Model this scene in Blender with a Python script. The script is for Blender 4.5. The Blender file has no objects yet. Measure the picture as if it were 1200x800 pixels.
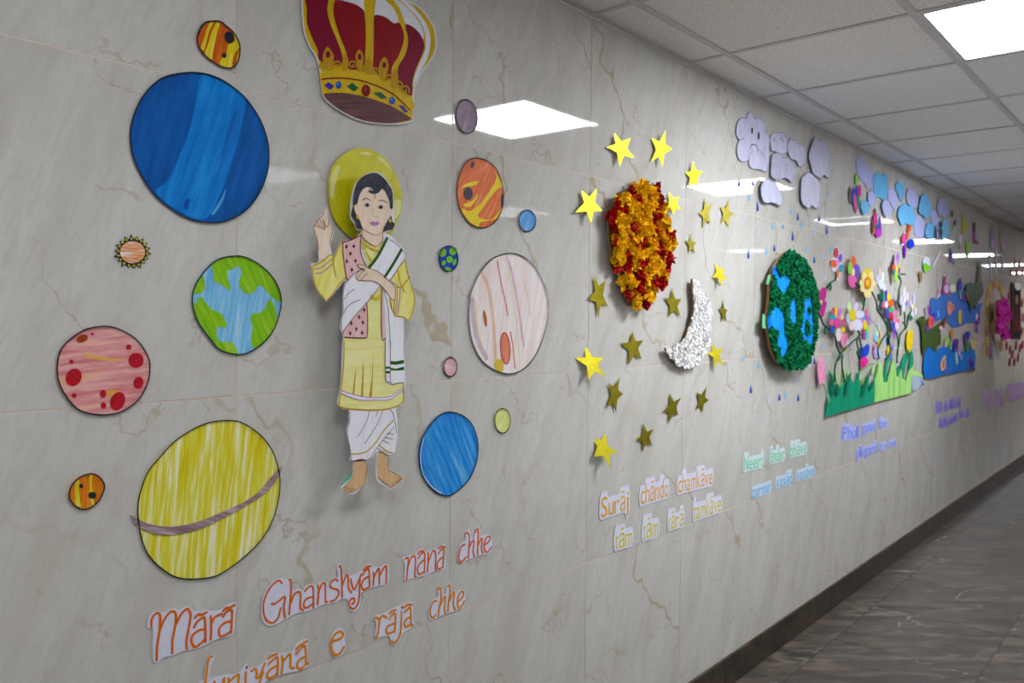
import bpy, bmesh, math, random
from mathutils import Vector, Matrix, noise
rng = random.Random(7)
scene = bpy.context.scene
COL = scene.collection

# ------------------------------------------------------------------ camera
F_PX, YAW, PITCH, ROLL, CAM_D, CAM_H = 958.854, 0.86459, -0.02622, 0.00843, 1.48319, 1.50253
def cam_axes():
    cy, sy, cp, sp = math.cos(YAW), math.sin(YAW), math.cos(PITCH), math.sin(PITCH)
    fw = Vector((sy*cp, cy*cp, sp)); ri = Vector((cy, -sy, 0)); up = ri.cross(fw)
    cr, sr = math.cos(ROLL), math.sin(ROLL)
    return fw, ri*cr+up*sr, up*cr-ri*sr
FW, RI, UP = cam_axes()
CAM = Vector((0, -CAM_D, CAM_H))
cd = bpy.data.cameras.new('camera'); cam = bpy.data.objects.new('camera', cd); COL.objects.link(cam)
cd.sensor_width = 36; cd.lens = F_PX/1200*36; cd.clip_start = 0.02; cd.clip_end = 100
m = Matrix((RI, UP, -FW)).transposed().to_4x4(); m.translation = CAM; cam.matrix_world = m
cd.dof.use_dof = True; cd.dof.focus_distance = 1.9; cd.dof.aperture_fstop = 5.6
scene.camera = cam
# ------------------------------------------------------------------ world, exposure (all light comes from the ceiling panels)
wd = bpy.data.worlds.new('world'); scene.world = wd; wd.use_nodes = True
wd.node_tree.nodes['Background'].inputs[0].default_value = (0.5, 0.5, 0.55, 1)
wd.node_tree.nodes['Background'].inputs[1].default_value = 0.1
PANEL_STRENGTH = 45.0
scene.view_settings.view_transform = 'Standard'; scene.view_settings.look = 'None'
scene.view_settings.gamma = 1; scene.view_settings.exposure = 0.0; scene.view_settings.use_curve_mapping = False

# ------------------------------------------------------------------ helpers
GX0, G, GY0, ZC = 2.10418, 0.61, 0.15965, 2.44662      # ceiling grid origin, module, first runner, ceiling height
TX0 = 0.88789; Z_BB = 0.12826; ZROW = Z_BB+0.6075      # wall tile joint, baseboard top, first joint
CW = 2*GY0+3*G                                          # corridor width
XA, XB = -3.0, 21.0
def lin(c): return tuple((x/255/12.92 if x/255 <= .04045 else ((x/255+.055)/1.055)**2.4) for x in c)
MATS = {}
def principled(name):
    mt = bpy.data.materials.new(name); mt.use_nodes = True
    return mt, mt.node_tree.nodes, mt.node_tree.links, mt.node_tree.nodes['Principled BSDF']
def mat(c, rough=.6, metal=0.0, gain=1.0):
    """plain coloured paper or felt with a faint mottling"""
    key = ('p', tuple(c), rough, metal, gain)
    if key in MATS: return MATS[key]
    mt, N, L, b = principled('paper_%02x%02x%02x' % tuple(int(v) for v in c))
    a = [min(.92, v*gain) for v in lin(c)]
    tc = N.new('ShaderNodeTexCoord'); nz = N.new('ShaderNodeTexNoise'); nz.inputs['Scale'].default_value = 60
    L.new(tc.outputs['Object'], nz.inputs['Vector'])
    mx = N.new('ShaderNodeMix'); mx.data_type = 'RGBA'
    mx.inputs[6].default_value = (*[v*.9 for v in a], 1); mx.inputs[7].default_value = (*[min(1, v*1.08) for v in a], 1)
    L.new(nz.outputs['Fac'], mx.inputs[0]); L.new(mx.outputs[2], b.inputs['Base Color'])
    b.inputs['Roughness'].default_value = rough; b.inputs['Metallic'].default_value = metal; b.inputs['Specular IOR Level'].default_value = .15
    MATS[key] = mt; return mt
def pencil(cols, ang=90, across=90, along=7, rough=.5, gain=1.1, lo=.3, hi=.7):
    """coloured pencil hatching: noise drawn out along one direction, in object space"""
    key = ('c', tuple(map(tuple, cols)), ang, across, along, rough, gain, lo, hi)
    if key in MATS: return MATS[key]
    mt, N, L, b = principled('pencil')
    tc = N.new('ShaderNodeTexCoord'); mp = N.new('ShaderNodeMapping'); mp2 = N.new('ShaderNodeMapping')
    mp.inputs['Rotation'].default_value = (0, math.radians(ang), 0)
    mp2.inputs['Scale'].default_value = (along, 1, across)
    nz = N.new('ShaderNodeTexNoise'); nz.inputs['Scale'].default_value = 1; nz.inputs['Detail'].default_value = 4; nz.inputs['Roughness'].default_value = .65
    cr = N.new('ShaderNodeValToRGB')
    L.new(tc.outputs['Object'], mp.inputs['Vector']); L.new(mp.outputs[0], mp2.inputs['Vector']); L.new(mp2.outputs[0], nz.inputs['Vector'])
    L.new(nz.outputs['Fac'], cr.inputs[0]); L.new(cr.outputs[0], b.inputs['Base Color'])
    n = len(cols); el = cr.color_ramp.elements
    while len(el) < n: el.new(.5)
    for i, c in enumerate(cols):
        el[i].position = lo+(hi-lo)*i/(n-1); el[i].color = (*[min(.92, v*gain) for v in lin(c)], 1)
    b.inputs['Roughness'].default_value = rough; b.inputs['Specular IOR Level'].default_value = .15 if rough > .4 else .4
    MATS[key] = mt; return mt

def ray(px, py): return FW+RI*((px-600)/F_PX)+UP*((400-py)/F_PX)
def WP(px, py, off=0.0):
    """where the sight line of a photo pixel meets the plane lying 'off' in front of the wall"""
    d = ray(px, py); t = (CAM_D-off)/d.y
    return CAM+d*t
def mpp(px, py): return (CAM_D/ray(px, py).y)/F_PX       # metres per pixel on the wall there
def T(crop, pts):
    """points traced on an enlarged view (x0, y0, scale) -> photo pixels"""
    if isinstance(pts, str): pts = [tuple(map(float, q.split(','))) for q in pts.split()]
    return [(crop[0]+x/crop[2], crop[1]+y/crop[2]) for x, y in pts]
def smooth(P, closed=True, n=4):
    out = []; k = len(P)
    for i in range(k if closed else k-1):
        g = (lambda j: P[j % k]) if closed else (lambda j: P[max(0, min(k-1, j))])
        a, b, c, d = g(i-1), g(i), g(i+1), g(i+2)
        for s in range(n):
            t = s/n
            out.append(tuple(.5*(2*b[q]+(c[q]-a[q])*t+(2*a[q]-5*b[q]+4*c[q]-d[q])*t*t+(3*b[q]-a[q]-3*c[q]+d[q])*t**3) for q in range(2)))
    if not closed: out.append(tuple(P[-1]))
    return out
def ell(cx, cy, rx, ry, rot=0, n=20):
    c, s = math.cos(math.radians(rot)), math.sin(math.radians(rot))
    return [(cx+rx*math.cos(a)*c-ry*math.sin(a)*s, cy+rx*math.cos(a)*s+ry*math.sin(a)*c) for a in (2*math.pi*i/n for i in range(n))]
def inset(P, d):
    k = len(P); ar = sum(P[i][0]*P[(i+1) % k][1]-P[(i+1) % k][0]*P[i][1] for i in range(k)); sg = 1 if ar > 0 else -1
    out = []
    for i in range(k):
        a, b = P[i-1], P[(i+1) % k]; tx, ty = b[0]-a[0], b[1]-a[1]; l = math.hypot(tx, ty) or 1
        out.append((P[i][0]-sg*ty/l*d, P[i][1]+sg*tx/l*d))
    return out
def tag(o, label=None, cat=None, group=None, kind=None):
    if label: o['label'] = label
    if cat: o['category'] = cat
    if group: o['group'] = group
    if kind: o['kind'] = kind
    return o
def link(name, me, mt, loc, parent=None):
    o = bpy.data.objects.new(name, me); COL.objects.link(o)
    if mt and not me.materials: me.materials.append(mt)
    if parent: o.parent = parent; o.location = Vector(loc)-Vector(parent['_w'])
    else: o.location = loc
    o['_w'] = list(loc)
    return o
def empty(name, loc):
    o = bpy.data.objects.new(name, None); COL.objects.link(o); o.location = loc; o['_w'] = list(loc); o.empty_display_size = .05
    return o
def finish(bm, name):
    me = bpy.data.meshes.new(name); bm.to_mesh(me); bm.free(); return me
def cutP(name, P3, mt, front, thick, parent=None, bottom=False):
    """flat piece from wall coordinates [(X,Z)]: front face at Y=-front, given thickness"""
    cx = sum(p[0] for p in P3)/len(P3); cz = sum(p[1] for p in P3)/len(P3)
    if bottom: cz = min(p[1] for p in P3)
    bm = bmesh.new()
    vs = [bm.verts.new((x-cx, 0, z-cz)) for x, z in P3]
    f = bm.faces.new(vs); f.normal_update()
    if f.normal.y > 0: f.normal_flip()
    f.smooth = False
    if thick > 0:
        r = bmesh.ops.extrude_face_region(bm, geom=[f])
        # the extruded copy is the front: the old face becomes the back
        nv = [g for g in r['geom'] if isinstance(g, bmesh.types.BMVert)]
        for v in nv: v.co.y -= thick
        if f.is_valid: f.normal_flip()
        for v in bm.verts: v.co.y += thick
    bmesh.ops.triangulate(bm, faces=bm.faces[:])
    bmesh.ops.recalc_face_normals(bm, faces=bm.faces[:]) if thick > 0 else None
    me = finish(bm, name)
    o = link(name, me, mt, (cx, -front, cz), parent); o['_f'] = front
    return o
def cut(name, px, mt, off=.001, thick=.0008, parent=None, sm=4):
    """paper cut-out standing 'off' in front of the wall, outline in photo pixels"""
    if sm: px = smooth(px, True, sm)
    fr = off+thick
    P3 = [(q.x, q.z) for q in (WP(x, y, fr) for x, y in px)]
    return cutP(name, P3, mt, fr, thick, parent)
LAY = .0005
def pr(name, px, mt, parent, layer=1, sm=4):
    """printed or glued-on patch lying on the front of its parent"""
    root = parent
    if sm: px = smooth(px, True, sm)
    fr = root['_f']+LAY*layer
    P3 = [(q.x, q.z) for q in (WP(x, y, fr) for x, y in px)]
    o = cutP(name, P3, mt, fr, 0, parent); o['_f'] = fr
    return o
def ribbon(P, hw, closed):
    k = len(P); Lf, Rt = [], []
    for i in range(k):
        a = P[(i-1) % k] if (closed or i > 0) else P[i]; b = P[(i+1) % k] if (closed or i < k-1) else P[i]
        t = Vector((b[0]-a[0], b[1]-a[1])); t = t.normalized() if t.length > 1e-9 else Vector((1, 0))
        n = Vector((-t.y, t.x)); w = hw[i] if isinstance(hw, list) else hw
        Lf.append((P[i][0]+n.x*w, P[i][1]+n.y*w)); Rt.append((P[i][0]-n.x*w, P[i][1]-n.y*w))
    return Lf, Rt
def stroke(name, px, wpx, mt, parent, layer=1, closed=False, sm=4, taper=False):
    """drawn line of given width (photo pixels) on the front of its parent; several lines may share one mesh"""
    lines = px if px and isinstance(px[0], list) else [px]
    fr = parent['_f']+LAY*layer
    allp = []
    bm = bmesh.new(); c0 = None; polys = []
    for ln in lines:
        if sm and len(ln) > 2: ln = smooth(ln, closed, sm)
        P = [(q.x, q.z) for q in (WP(x, y, fr) for x, y in ln)]; polys.append((ln, P)); allp += P
    cx = sum(p[0] for p in allp)/len(allp); cz = sum(p[1] for p in allp)/len(allp)
    for li, (ln, P) in enumerate(polys):
        yo = -.00012*li; hw = wpx*.5*mpp(*ln[len(ln)//2]); k = len(P)
        hws = [hw*(max(.12, 1-i/(k-1)) if taper else 1) for i in range(k)]
        Lf, Rt = ribbon(P, hws, closed)
        vl = [bm.verts.new((x-cx, yo-.0000015*q, z-cz)) for q, (x, z) in enumerate(Lf)]; vr = [bm.verts.new((x-cx, yo-.0000015*q, z-cz)) for q, (x, z) in enumerate(Rt)]
        for i in range(k if closed else k-1):
            j = (i+1) % k
            try: bm.faces.new((vl[i], vl[j], vr[j], vr[i]))
            except ValueError: pass
        if not closed:
            for e, (x, z) in ((0, P[0]), (k-1, P[-1])):
                h = hws[e]
                try: bm.faces.new([bm.verts.new((x-cx+h*math.cos(a), yo-.00007, z-cz+h*math.sin(a))) for a in (i*math.pi/4 for i in range(8))])
                except ValueError: pass
    for f in bm.faces:
        f.normal_update()
        if f.normal.y > 0: f.normal_flip()
    o = link(name, finish(bm, name), mt, (cx, -fr, cz), parent); o['_f'] = fr
    return o
def tube(name, P3, r, mt, parent, n=6):
    """bent round wire through world points"""
    c0 = P3[0]; bm = bmesh.new(); rings = []
    for i, p in enumerate(P3):
        t = (P3[min(i+1, len(P3)-1)]-P3[max(i-1, 0)]).normalized()
        u = t.cross(Vector((0, 1, 0))); u = u.normalized() if u.length > 1e-6 else Vector((1, 0, 0)); w = t.cross(u)
        rings.append([bm.verts.new(p-c0+u*r*math.cos(a)+w*r*math.sin(a)) for a in (2*math.pi*k/n for k in range(n))])
    for a, b in zip(rings, rings[1:]):
        for k in range(n): bm.faces.new((a[k], a[(k+1) % n], b[(k+1) % n], b[k])).smooth = True
    bm.faces.new(rings[0]); bm.faces.new(rings[-1]); bmesh.ops.recalc_face_normals(bm, faces=bm.faces[:])
    return link(name, finish(bm, name), mt, c0, parent)
def box_me(name, sx, sy, sz, bev=0.0, ctr=(0, 0, 0)):
    bm = bmesh.new(); bmesh.ops.create_cube(bm, size=1)
    for v in bm.verts: v.co = Vector((v.co.x*sx+ctr[0], v.co.y*sy+ctr[1], v.co.z*sz+ctr[2]))
    if bev: bmesh.ops.bevel(bm, geom=bm.edges[:], offset=bev, segments=1, affect='EDGES')
    return finish(bm, name)

# ------------------------------------------------------------------ surface materials
def nn(N, t, **kw):
    n = N.new(t)
    for k, v in kw.items(): n.inputs[k.replace('_', ' ')].default_value = v
    return n
def vein_mask(N, L, vec, rot, stretch, scale, width, mscale, mlo, mhi, dist=.6):
    mp = N.new('ShaderNodeMapping'); mp.inputs['Rotation'].default_value = rot
    m2 = N.new('ShaderNodeMapping'); m2.inputs['Scale'].default_value = stretch
    L.new(vec, mp.inputs[0]); L.new(mp.outputs[0], m2.inputs[0])
    nz = nn(N, 'ShaderNodeTexNoise', Scale=scale, Detail=5.0, Roughness=.55, Distortion=dist); L.new(m2.outputs[0], nz.inputs['Vector'])
    s = N.new('ShaderNodeMath'); s.operation = 'SUBTRACT'; s.inputs[1].default_value = .5; L.new(nz.outputs['Fac'], s.inputs[0])
    a = N.new('ShaderNodeMath'); a.operation = 'ABSOLUTE'; L.new(s.outputs[0], a.inputs[0])
    r = N.new('ShaderNodeMapRange'); r.inputs[1].default_value = 0; r.inputs[2].default_value = width; r.inputs[3].default_value = 1; r.inputs[4].default_value = 0
    r.interpolation_type = 'SMOOTHSTEP'; L.new(a.outputs[0], r.inputs[0])
    mz = nn(N, 'ShaderNodeTexNoise', Scale=mscale, Detail=2.0); L.new(vec, mz.inputs['Vector'])
    r2 = N.new('ShaderNodeMapRange'); r2.inputs[1].default_value = mlo; r2.inputs[2].default_value = mhi; L.new(mz.outputs['Fac'], r2.inputs[0])
    mu = N.new('ShaderNodeMath'); mu.operation = 'MULTIPLY'; L.new(r.outputs[0], mu.inputs[0]); L.new(r2.outputs[0], mu.inputs[1])
    return mu.outputs[0]
def wave_vein(N, L, vec, ang, scale, lo, mscale, mlo, mhi, dist=5.0, phase=0.0):
    """long jagged mineral veins: crests of a distorted band wave, broken up by a noise mask"""
    mp = N.new('ShaderNodeMapping'); mp.inputs['Rotation'].default_value = (0, math.radians(ang), 0); mp.inputs['Location'].default_value = (phase, phase, phase); L.new(vec, mp.inputs[0])
    wv = N.new('ShaderNodeTexWave'); wv.wave_type = 'BANDS'; wv.bands_direction = 'X'
    wv.inputs['Scale'].default_value = scale; wv.inputs['Distortion'].default_value = dist; wv.inputs['Detail'].default_value = 5; wv.inputs['Detail Scale'].default_value = 1.7; wv.inputs['Detail Roughness'].default_value = .62
    L.new(mp.outputs[0], wv.inputs['Vector'])
    r = N.new('ShaderNodeMapRange'); r.inputs[1].default_value = lo; r.inputs[2].default_value = 1.0; L.new(wv.outputs['Fac'], r.inputs[0])
    mz = nn(N, 'ShaderNodeTexNoise', Scale=mscale, Detail=3.0); L.new(mp.outputs[0], mz.inputs['Vector'])
    r2 = N.new('ShaderNodeMapRange'); r2.inputs[1].default_value = mlo; r2.inputs[2].default_value = mhi; L.new(mz.outputs['Fac'], r2.inputs[0])
    mu = N.new('ShaderNodeMath'); mu.operation = 'MULTIPLY'; L.new(r.outputs[0], mu.inputs[0]); L.new(r2.outputs[0], mu.inputs[1])
    return mu.outputs[0]
def mixc(N, L, fac, a, b, amt=1.0):
    mx = N.new('ShaderNodeMix'); mx.data_type = 'RGBA'
    if amt != 1.0:
        q = N.new('ShaderNodeMath'); q.operation = 'MULTIPLY'; q.inputs[1].default_value = amt; L.new(fac, q.inputs[0]); fac = q.outputs[0]
    L.new(fac, mx.inputs[0])
    for i, v in ((6, a), (7, b)):
        if isinstance(v, tuple): mx.inputs[i].default_value = (*v, 1)
        else: L.new(v, mx.inputs[i])
    return mx.outputs[2]
def tile_vec(N, L):
    tc = N.new('ShaderNodeTexCoord'); oi = N.new('ShaderNodeObjectInfo')
    sc = N.new('ShaderNodeVectorMath'); sc.operation = 'SCALE'; sc.inputs[0].default_value = (31.7, 17.3, 23.1); L.new(oi.outputs['Random'], sc.inputs['Scale'])
    ad = N.new('ShaderNodeVectorMath'); L.new(tc.outputs['Object'], ad.inputs[0]); L.new(sc.outputs[0], ad.inputs[1])
    return ad.outputs[0]
def wall_marble():
    mt, N, L, b = principled('wall_marble'); v = tile_vec(N, L)
    mp = N.new('ShaderNodeMapping'); mp.inputs['Rotation'].default_value = (0, math.radians(-22), 0)
    m2 = N.new('ShaderNodeMapping'); m2.inputs['Scale'].default_value = (9, 1, 1.8); L.new(v, mp.inputs[0]); L.new(mp.outputs[0], m2.inputs[0])
    n1 = nn(N, 'ShaderNodeTexNoise', Scale=1.0, Detail=6.0, Roughness=.62, Distortion=.5); L.new(m2.outputs[0], n1.inputs['Vector'])
    cr = N.new('ShaderNodeValToRGB'); L.new(n1.outputs['Fac'], cr.inputs[0]); el = cr.color_ramp.elements
    el[0].position = .32; el[0].color = (.49, .47, .43, 1); el[1].position = .68; el[1].color = (.62, .62, .61, 1)
    e = el.new(.5); e.color = (.565, .555, .535, 1)
    n2 = nn(N, 'ShaderNodeTexNoise', Scale=34.0, Detail=4.0, Roughness=.7); L.new(v, n2.inputs['Vector'])
    c = mixc(N, L, n2.outputs['Fac'], cr.outputs[0], (.60, .595, .58), .45)
    m3 = N.new('ShaderNodeMapping'); m3.inputs['Scale'].default_value = (70, 1, 16); L.new(mp.outputs[0], m3.inputs[0])
    n3 = nn(N, 'ShaderNodeTexNoise', Scale=1.0, Detail=5.0, Roughness=.7, Distortion=.8); L.new(m3.outputs[0], n3.inputs['Vector'])
    r3 = N.new('ShaderNodeMapRange'); r3.inputs[1].default_value = .45; r3.inputs[2].default_value = .7; L.new(n3.outputs['Fac'], r3.inputs[0])
    c = mixc(N, L, r3.outputs[0], c, (.48, .45, .39), .55)
    c = mixc(N, L, wave_vein(N, L, v, -24, 1.5, .70, 2.6, .42, .62, 6.0), c, (.50, .47, .40), .45)
    c = mixc(N, L, wave_vein(N, L, v, 33, .62, .995, 2.0, .42, .56, 7.0, 3.1), c, (.41, .32, .19), .75)
    c = mixc(N, L, wave_vein(N, L, v, -28, .8, .965, 2.4, .50, .66, 6.0, 7.7), c, (.46, .42, .34), .5)
    c = mixc(N, L, wave_vein(N, L, v, 40, 1.9, .988, 6.0, .54, .63, 12.0, 5.2), c, (.40, .32, .20), .55)
    c = mixc(N, L, wave_vein(N, L, v, 84, 1.6, .990, 7.0, .56, .63, 9.0, 9.2), c, (.40, .33, .22), .5)
    L.new(c, b.inputs['Base Color']); b.inputs['Roughness'].default_value = .035; b.inputs['IOR'].default_value = 1.62
    return mt
def floor_marble():
    mt, N, L, b = principled('floor_marble'); v = tile_vec(N, L)
    mp = N.new('ShaderNodeMapping'); mp.inputs['Rotation'].default_value = (0, 0, math.radians(50))
    m2 = N.new('ShaderNodeMapping'); m2.inputs['Scale'].default_value = (2.2, 8, 1); L.new(v, mp.inputs[0]); L.new(mp.outputs[0], m2.inputs[0])
    n1 = nn(N, 'ShaderNodeTexNoise', Scale=1.3, Detail=8.0, Roughness=.65, Distortion=.8); L.new(m2.outputs[0], n1.inputs['Vector'])
    cr = N.new('ShaderNodeValToRGB'); L.new(n1.outputs['Fac'], cr.inputs[0]); el = cr.color_ramp.elements
    el[0].position = .3; el[0].color = (.032, .026, .022, 1); el[1].position = .72; el[1].color = (.125, .098, .076, 1)
    e = el.new(.5); e.color = (.056, .047, .041, 1)
    c = mixc(N, L, vein_mask(N, L, v, (0, 0, math.radians(50)), (.5, 3.0, 1), 1.6, .03, 2.0, .46, .62), cr.outputs[0], (.20, .17, .135), .55)
    c = mixc(N, L, vein_mask(N, L, v, (0, 0, math.radians(40)), (.6, 2.2, 1), 1.7, .006, 1.8, .53, .60), c, (.42, .38, .33), .7)
    L.new(c, b.inputs['Base Color']); b.inputs['Roughness'].default_value = .38; b.inputs['IOR'].default_value = 1.42; b.inputs['Specular IOR Level'].default_value = .3
    return mt
def base_marble():
    mt, N, L, b = principled('baseboard_marble'); v = tile_vec(N, L)
    n1 = nn(N, 'ShaderNodeTexNoise', Scale=14.0, Detail=7.0, Roughness=.65, Distortion=1.0); L.new(v, n1.inputs['Vector'])
    cr = N.new('ShaderNodeValToRGB'); L.new(n1.outputs['Fac'], cr.inputs[0]); el = cr.color_ramp.elements
    el[0].position = .35; el[0].color = (.016, .013, .011, 1); el[1].position = .75; el[1].color = (.085, .060, .040, 1)
    L.new(cr.outputs[0], b.inputs['Base Color']); b.inputs['Roughness'].default_value = .3; b.inputs['Specular IOR Level'].default_value = .25
    return mt
def ceiling_mat():
    mt, N, L, b = principled('ceiling_board'); v = tile_vec(N, L)
    n1 = nn(N, 'ShaderNodeTexNoise', Scale=190.0, Detail=2.0); L.new(v, n1.inputs['Vector'])
    cr = N.new('ShaderNodeValToRGB'); L.new(n1.outputs['Fac'], cr.inputs[0]); el = cr.color_ramp.elements
    el[0].position = .30; el[0].color = (.52, .51, .51, 1); el[1].position = .46; el[1].color = (.88, .87, .88, 1)
    L.new(cr.outputs[0], b.inputs['Base Color']); b.inputs['Roughness'].default_value = .9
    bp = N.new('ShaderNodeBump'); bp.inputs['Strength'].default_value = .5; bp.inputs['Distance'].default_value = .002
    L.new(n1.outputs['Fac'], bp.inputs['Height']); L.new(bp.outputs[0], b.inputs['Normal'])
    return mt
def emit(name, c, s):
    mt, N, L, b = principled(name); b.inputs['Base Color'].default_value = (.8, .8, .8, 1)
    b.inputs['Emission Color'].default_value = (*c, 1); b.inputs['Emission Strength'].default_value = s
    return mt
M_WALL, M_FLOOR, M_BASE, M_CEIL = wall_marble(), floor_marble(), base_marble(), ceiling_mat()
M_GROUT = mat((224, 206, 192), .8); M_FGROUT = mat((58, 50, 46), .7)
M_BAR = mat((205, 203, 206), .45); M_PLASTER = mat((205, 198, 184), .8)
M_LIT = emit('panel_light', (.955, .985, 1.02), PANEL_STRENGTH)
M_FAR = emit('panel_light_lowered', (.955, .985, 1.02), PANEL_STRENGTH*.42)  # output of the far panels lowered to darken the far wall
M_WEAK = emit('panel_light_dim', (.955, .985, 1.02), PANEL_STRENGTH*.22)  # unseen panel, its weak glow set to lift the wall by the planets
M_EDGE = emit('panel_edge_light', (.955, .985, 1.02), PANEL_STRENGTH*.4)

# ------------------------------------------------------------------ the corridor
def shell(name, x0, x1, y0, y1, z0, z1, mt):
    c = ((x0+x1)/2, (y0+y1)/2, (z0+z1)/2)
    return tag(link(name, box_me(name, x1-x0, y1-y0, z1-z0), mt, c), kind='structure')
ZT = ZC+.02
wall_a = shell('wall_mural', XA, XB, .0014, .12, 0, ZT+.1, M_GROUT)
wall_b = shell('wall_opposite', XA, XB, -CW-.12, -CW-.0014, 0, ZT+.1, M_GROUT)
wall_e = shell('wall_far_end', XB, XB+.1, -CW-.12, .12, 0, ZT+.1, M_PLASTER)
wall_n = shell('wall_near_end', XA-.1, XA, -CW-.12, .12, 0, ZT+.1, M_PLASTER)
floor = shell('floor', XA-.1, XB+.1, -CW-.12, .12, -.1, -.0012, M_FGROUT)
ceil_ = shell('ceiling', XA-.1, XB+.1, -CW-.12, .12, ZT+.02, ZT+.12, M_PLASTER)
def tile_me(w, h, bow, name='tile', n=8, d=.0013, axis='y'):
    bm = bmesh.new(); g = []
    for j in range(n+1):
        for i in range(n+1):
            u, v = 2*i/n-1, 2*j/n-1
            g.append(bm.verts.new((u*w/2, bow[0]*(u*u)+bow[1]*(v*v)+bow[2]*u*v, v*h/2)))
    for j in range(n):
        for i in range(n):
            f = bm.faces.new((g[j*(n+1)+i], g[j*(n+1)+i+1], g[(j+1)*(n+1)+i+1], g[(j+1)*(n+1)+i])); f.smooth = True
    rim = [g[i] for i in range(n)]+[g[j*(n+1)+n] for j in range(n)]+[g[n*(n+1)+n-i] for i in range(n)]+[g[(n-j)*(n+1)] for j in range(n)]
    fr = [bm.verts.new(q.co) for q in rim]; bk = [bm.verts.new((q.co.x, d, q.co.z)) for q in rim]
    for i in range(len(rim)): bm.faces.new((fr[i], bk[i], bk[(i+1) % len(rim)], fr[(i+1) % len(rim)])).smooth = False
    me = finish(bm, name); me.materials.append(M_WALL); return me
JW = .0026; TW = G-JW
ROWS = [(Z_BB, Z_BB+.6075), (Z_BB+.6075, Z_BB+1.217), (Z_BB+1.217, Z_BB+1.8257), (Z_BB+1.8257, ZC+.004)]
bows = [(.00035, .0004, 0), (.0005, .0003, .0001), (.0003, .0005, -.0001), (.0004, .0002, .0001)]
tmes = {}
for r, (z0, z1) in enumerate(ROWS):
    for q, bw in enumerate(bows): tmes[r, q] = tile_me(TW, z1-z0-JW, bw)
k0 = math.ceil((XA-TX0)/G); k1 = int((XB-TX0)/G)
for k in range(k0, k1):
    for r, (z0, z1) in enumerate(ROWS):
        for side in (0, 1):
            if side == 1 and TX0+(k+1)*G > 9.6: continue
            me = tmes[r, rng.randrange(4)]
            o = link('tile', me, None, (TX0+(k+.5)*G, 0 if side == 0 else -CW, (z0+z1)/2), wall_a if side == 0 else wall_b)
            o.rotation_euler = (rng.uniform(-1, 1)*.0009, 0, rng.uniform(-1, 1)*.0009+(math.pi if side else 0))
# beyond the tiling: unseen matt brown boards, added to dull and darken far reflections
M_ADDED_BOARD = pencil([(92, 66, 48), (112, 82, 60), (128, 96, 72)], 90, 6, 1.2, .8); xw = TX0+math.floor((9.6-TX0)/G)*G
wme = box_me('added_matt_board', .797, .018, ZC-Z_BB-.004, .002); n_ = 0
while xw+(n_+1)*.8 < XB:
    link('added_matt_board', wme, M_ADDED_BOARD, (xw+(n_+.5)*.8, -CW+.009, (ZC+Z_BB)/2), wall_b); n_ += 1
# floor tiles: rows follow the ceiling runners
frow = [0, -GY0, -GY0-G, -GY0-2*G, -GY0-3*G, -CW]
fme = {}
for a, b in zip(frow, frow[1:]):
    w = round(a-b, 4)
    if w not in fme: fme[w] = box_me('tile', G-.002, w-.002, .001, .0003, (0, 0, -.0005))
for k in range(-8, 31):
    for a, b in zip(frow, frow[1:]):
        link('tile', fme[round(a-b, 4)], M_FLOOR, (GX0+(k+.5)*G, (a+b)/2, 0), floor)
# baseboards in lengths
for side, nm in ((0, 'baseboard_mural'), (1, 'baseboard_opposite')):
    root = empty(nm, (0, 0 if side == 0 else -CW, 0)); tag(root, kind='structure')
    bme = box_me('baseboard_length', 1.22-.0015, .011, Z_BB-.002, .001)
    for k in range(-3, 15):
        link('baseboard_length', bme, M_BASE, (3.08+(k-.5)*1.22, -.0055 if side == 0 else -CW+.0055, Z_BB/2), root)
# ceiling boards and grid
cme = {}
for a, b in zip(frow, frow[1:]):
    w = round(a-b, 4)
    if w not in cme: cme[w] = box_me('ceiling_board', G-.004, w-.004, .014, 0, (0, 0, .007))
LIGHT_K = [-7, -3, 1, 5, 9, 13, 17, 21, 25, 29]
for k in range(-8, 31):
    for i, (a, b) in enumerate(zip(frow, frow[1:])):
        if i == 2 and k in LIGHT_K: continue
        link('ceiling_board', cme[round(a-b, 4)], M_CEIL, (GX0+(k+.5)*G, (a+b)/2, ZC+.005+rng.uniform(0, .001)), ceil_)
rme = box_me('main_runner', XB-XA, .024, .0045, .0008)
for y in frow[1:-1]: link('main_runner', rme, M_BAR, ((XA+XB)/2, y, ZC+.0025), ceil_)
xme = {}
for k in range(-8, 31):
    for a, b in zip(frow, frow[1:]):
        w = round(a-b, 4)
        if w not in xme: xme[w] = box_me('cross_tee', .018, w-.024, .0040, .0006)
        link('cross_tee', xme[w], M_BAR, (GX0+k*G, (a+b)/2, ZC+.0027), ceil_)
for side, nm in ((0, 'trim_1'), (1, 'trim_2')):
    y = -.0115 if side == 0 else -CW+.0115
    root = empty(nm, (0, 0 if side == 0 else -CW, ZC)); tag(root, kind='structure')
    link('wall_angle', box_me('wall_angle', XB-XA, .022, .003, .0006), M_BAR, ((XA+XB)/2, y, ZC+.0015), root)
    link('wall_angle_lip', box_me('wall_angle_lip', XB-XA, .0025, .010, .0006), M_BAR, ((XA+XB)/2, y*.12 if side == 0 else -CW+.0014, ZC-.0035), root)
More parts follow.
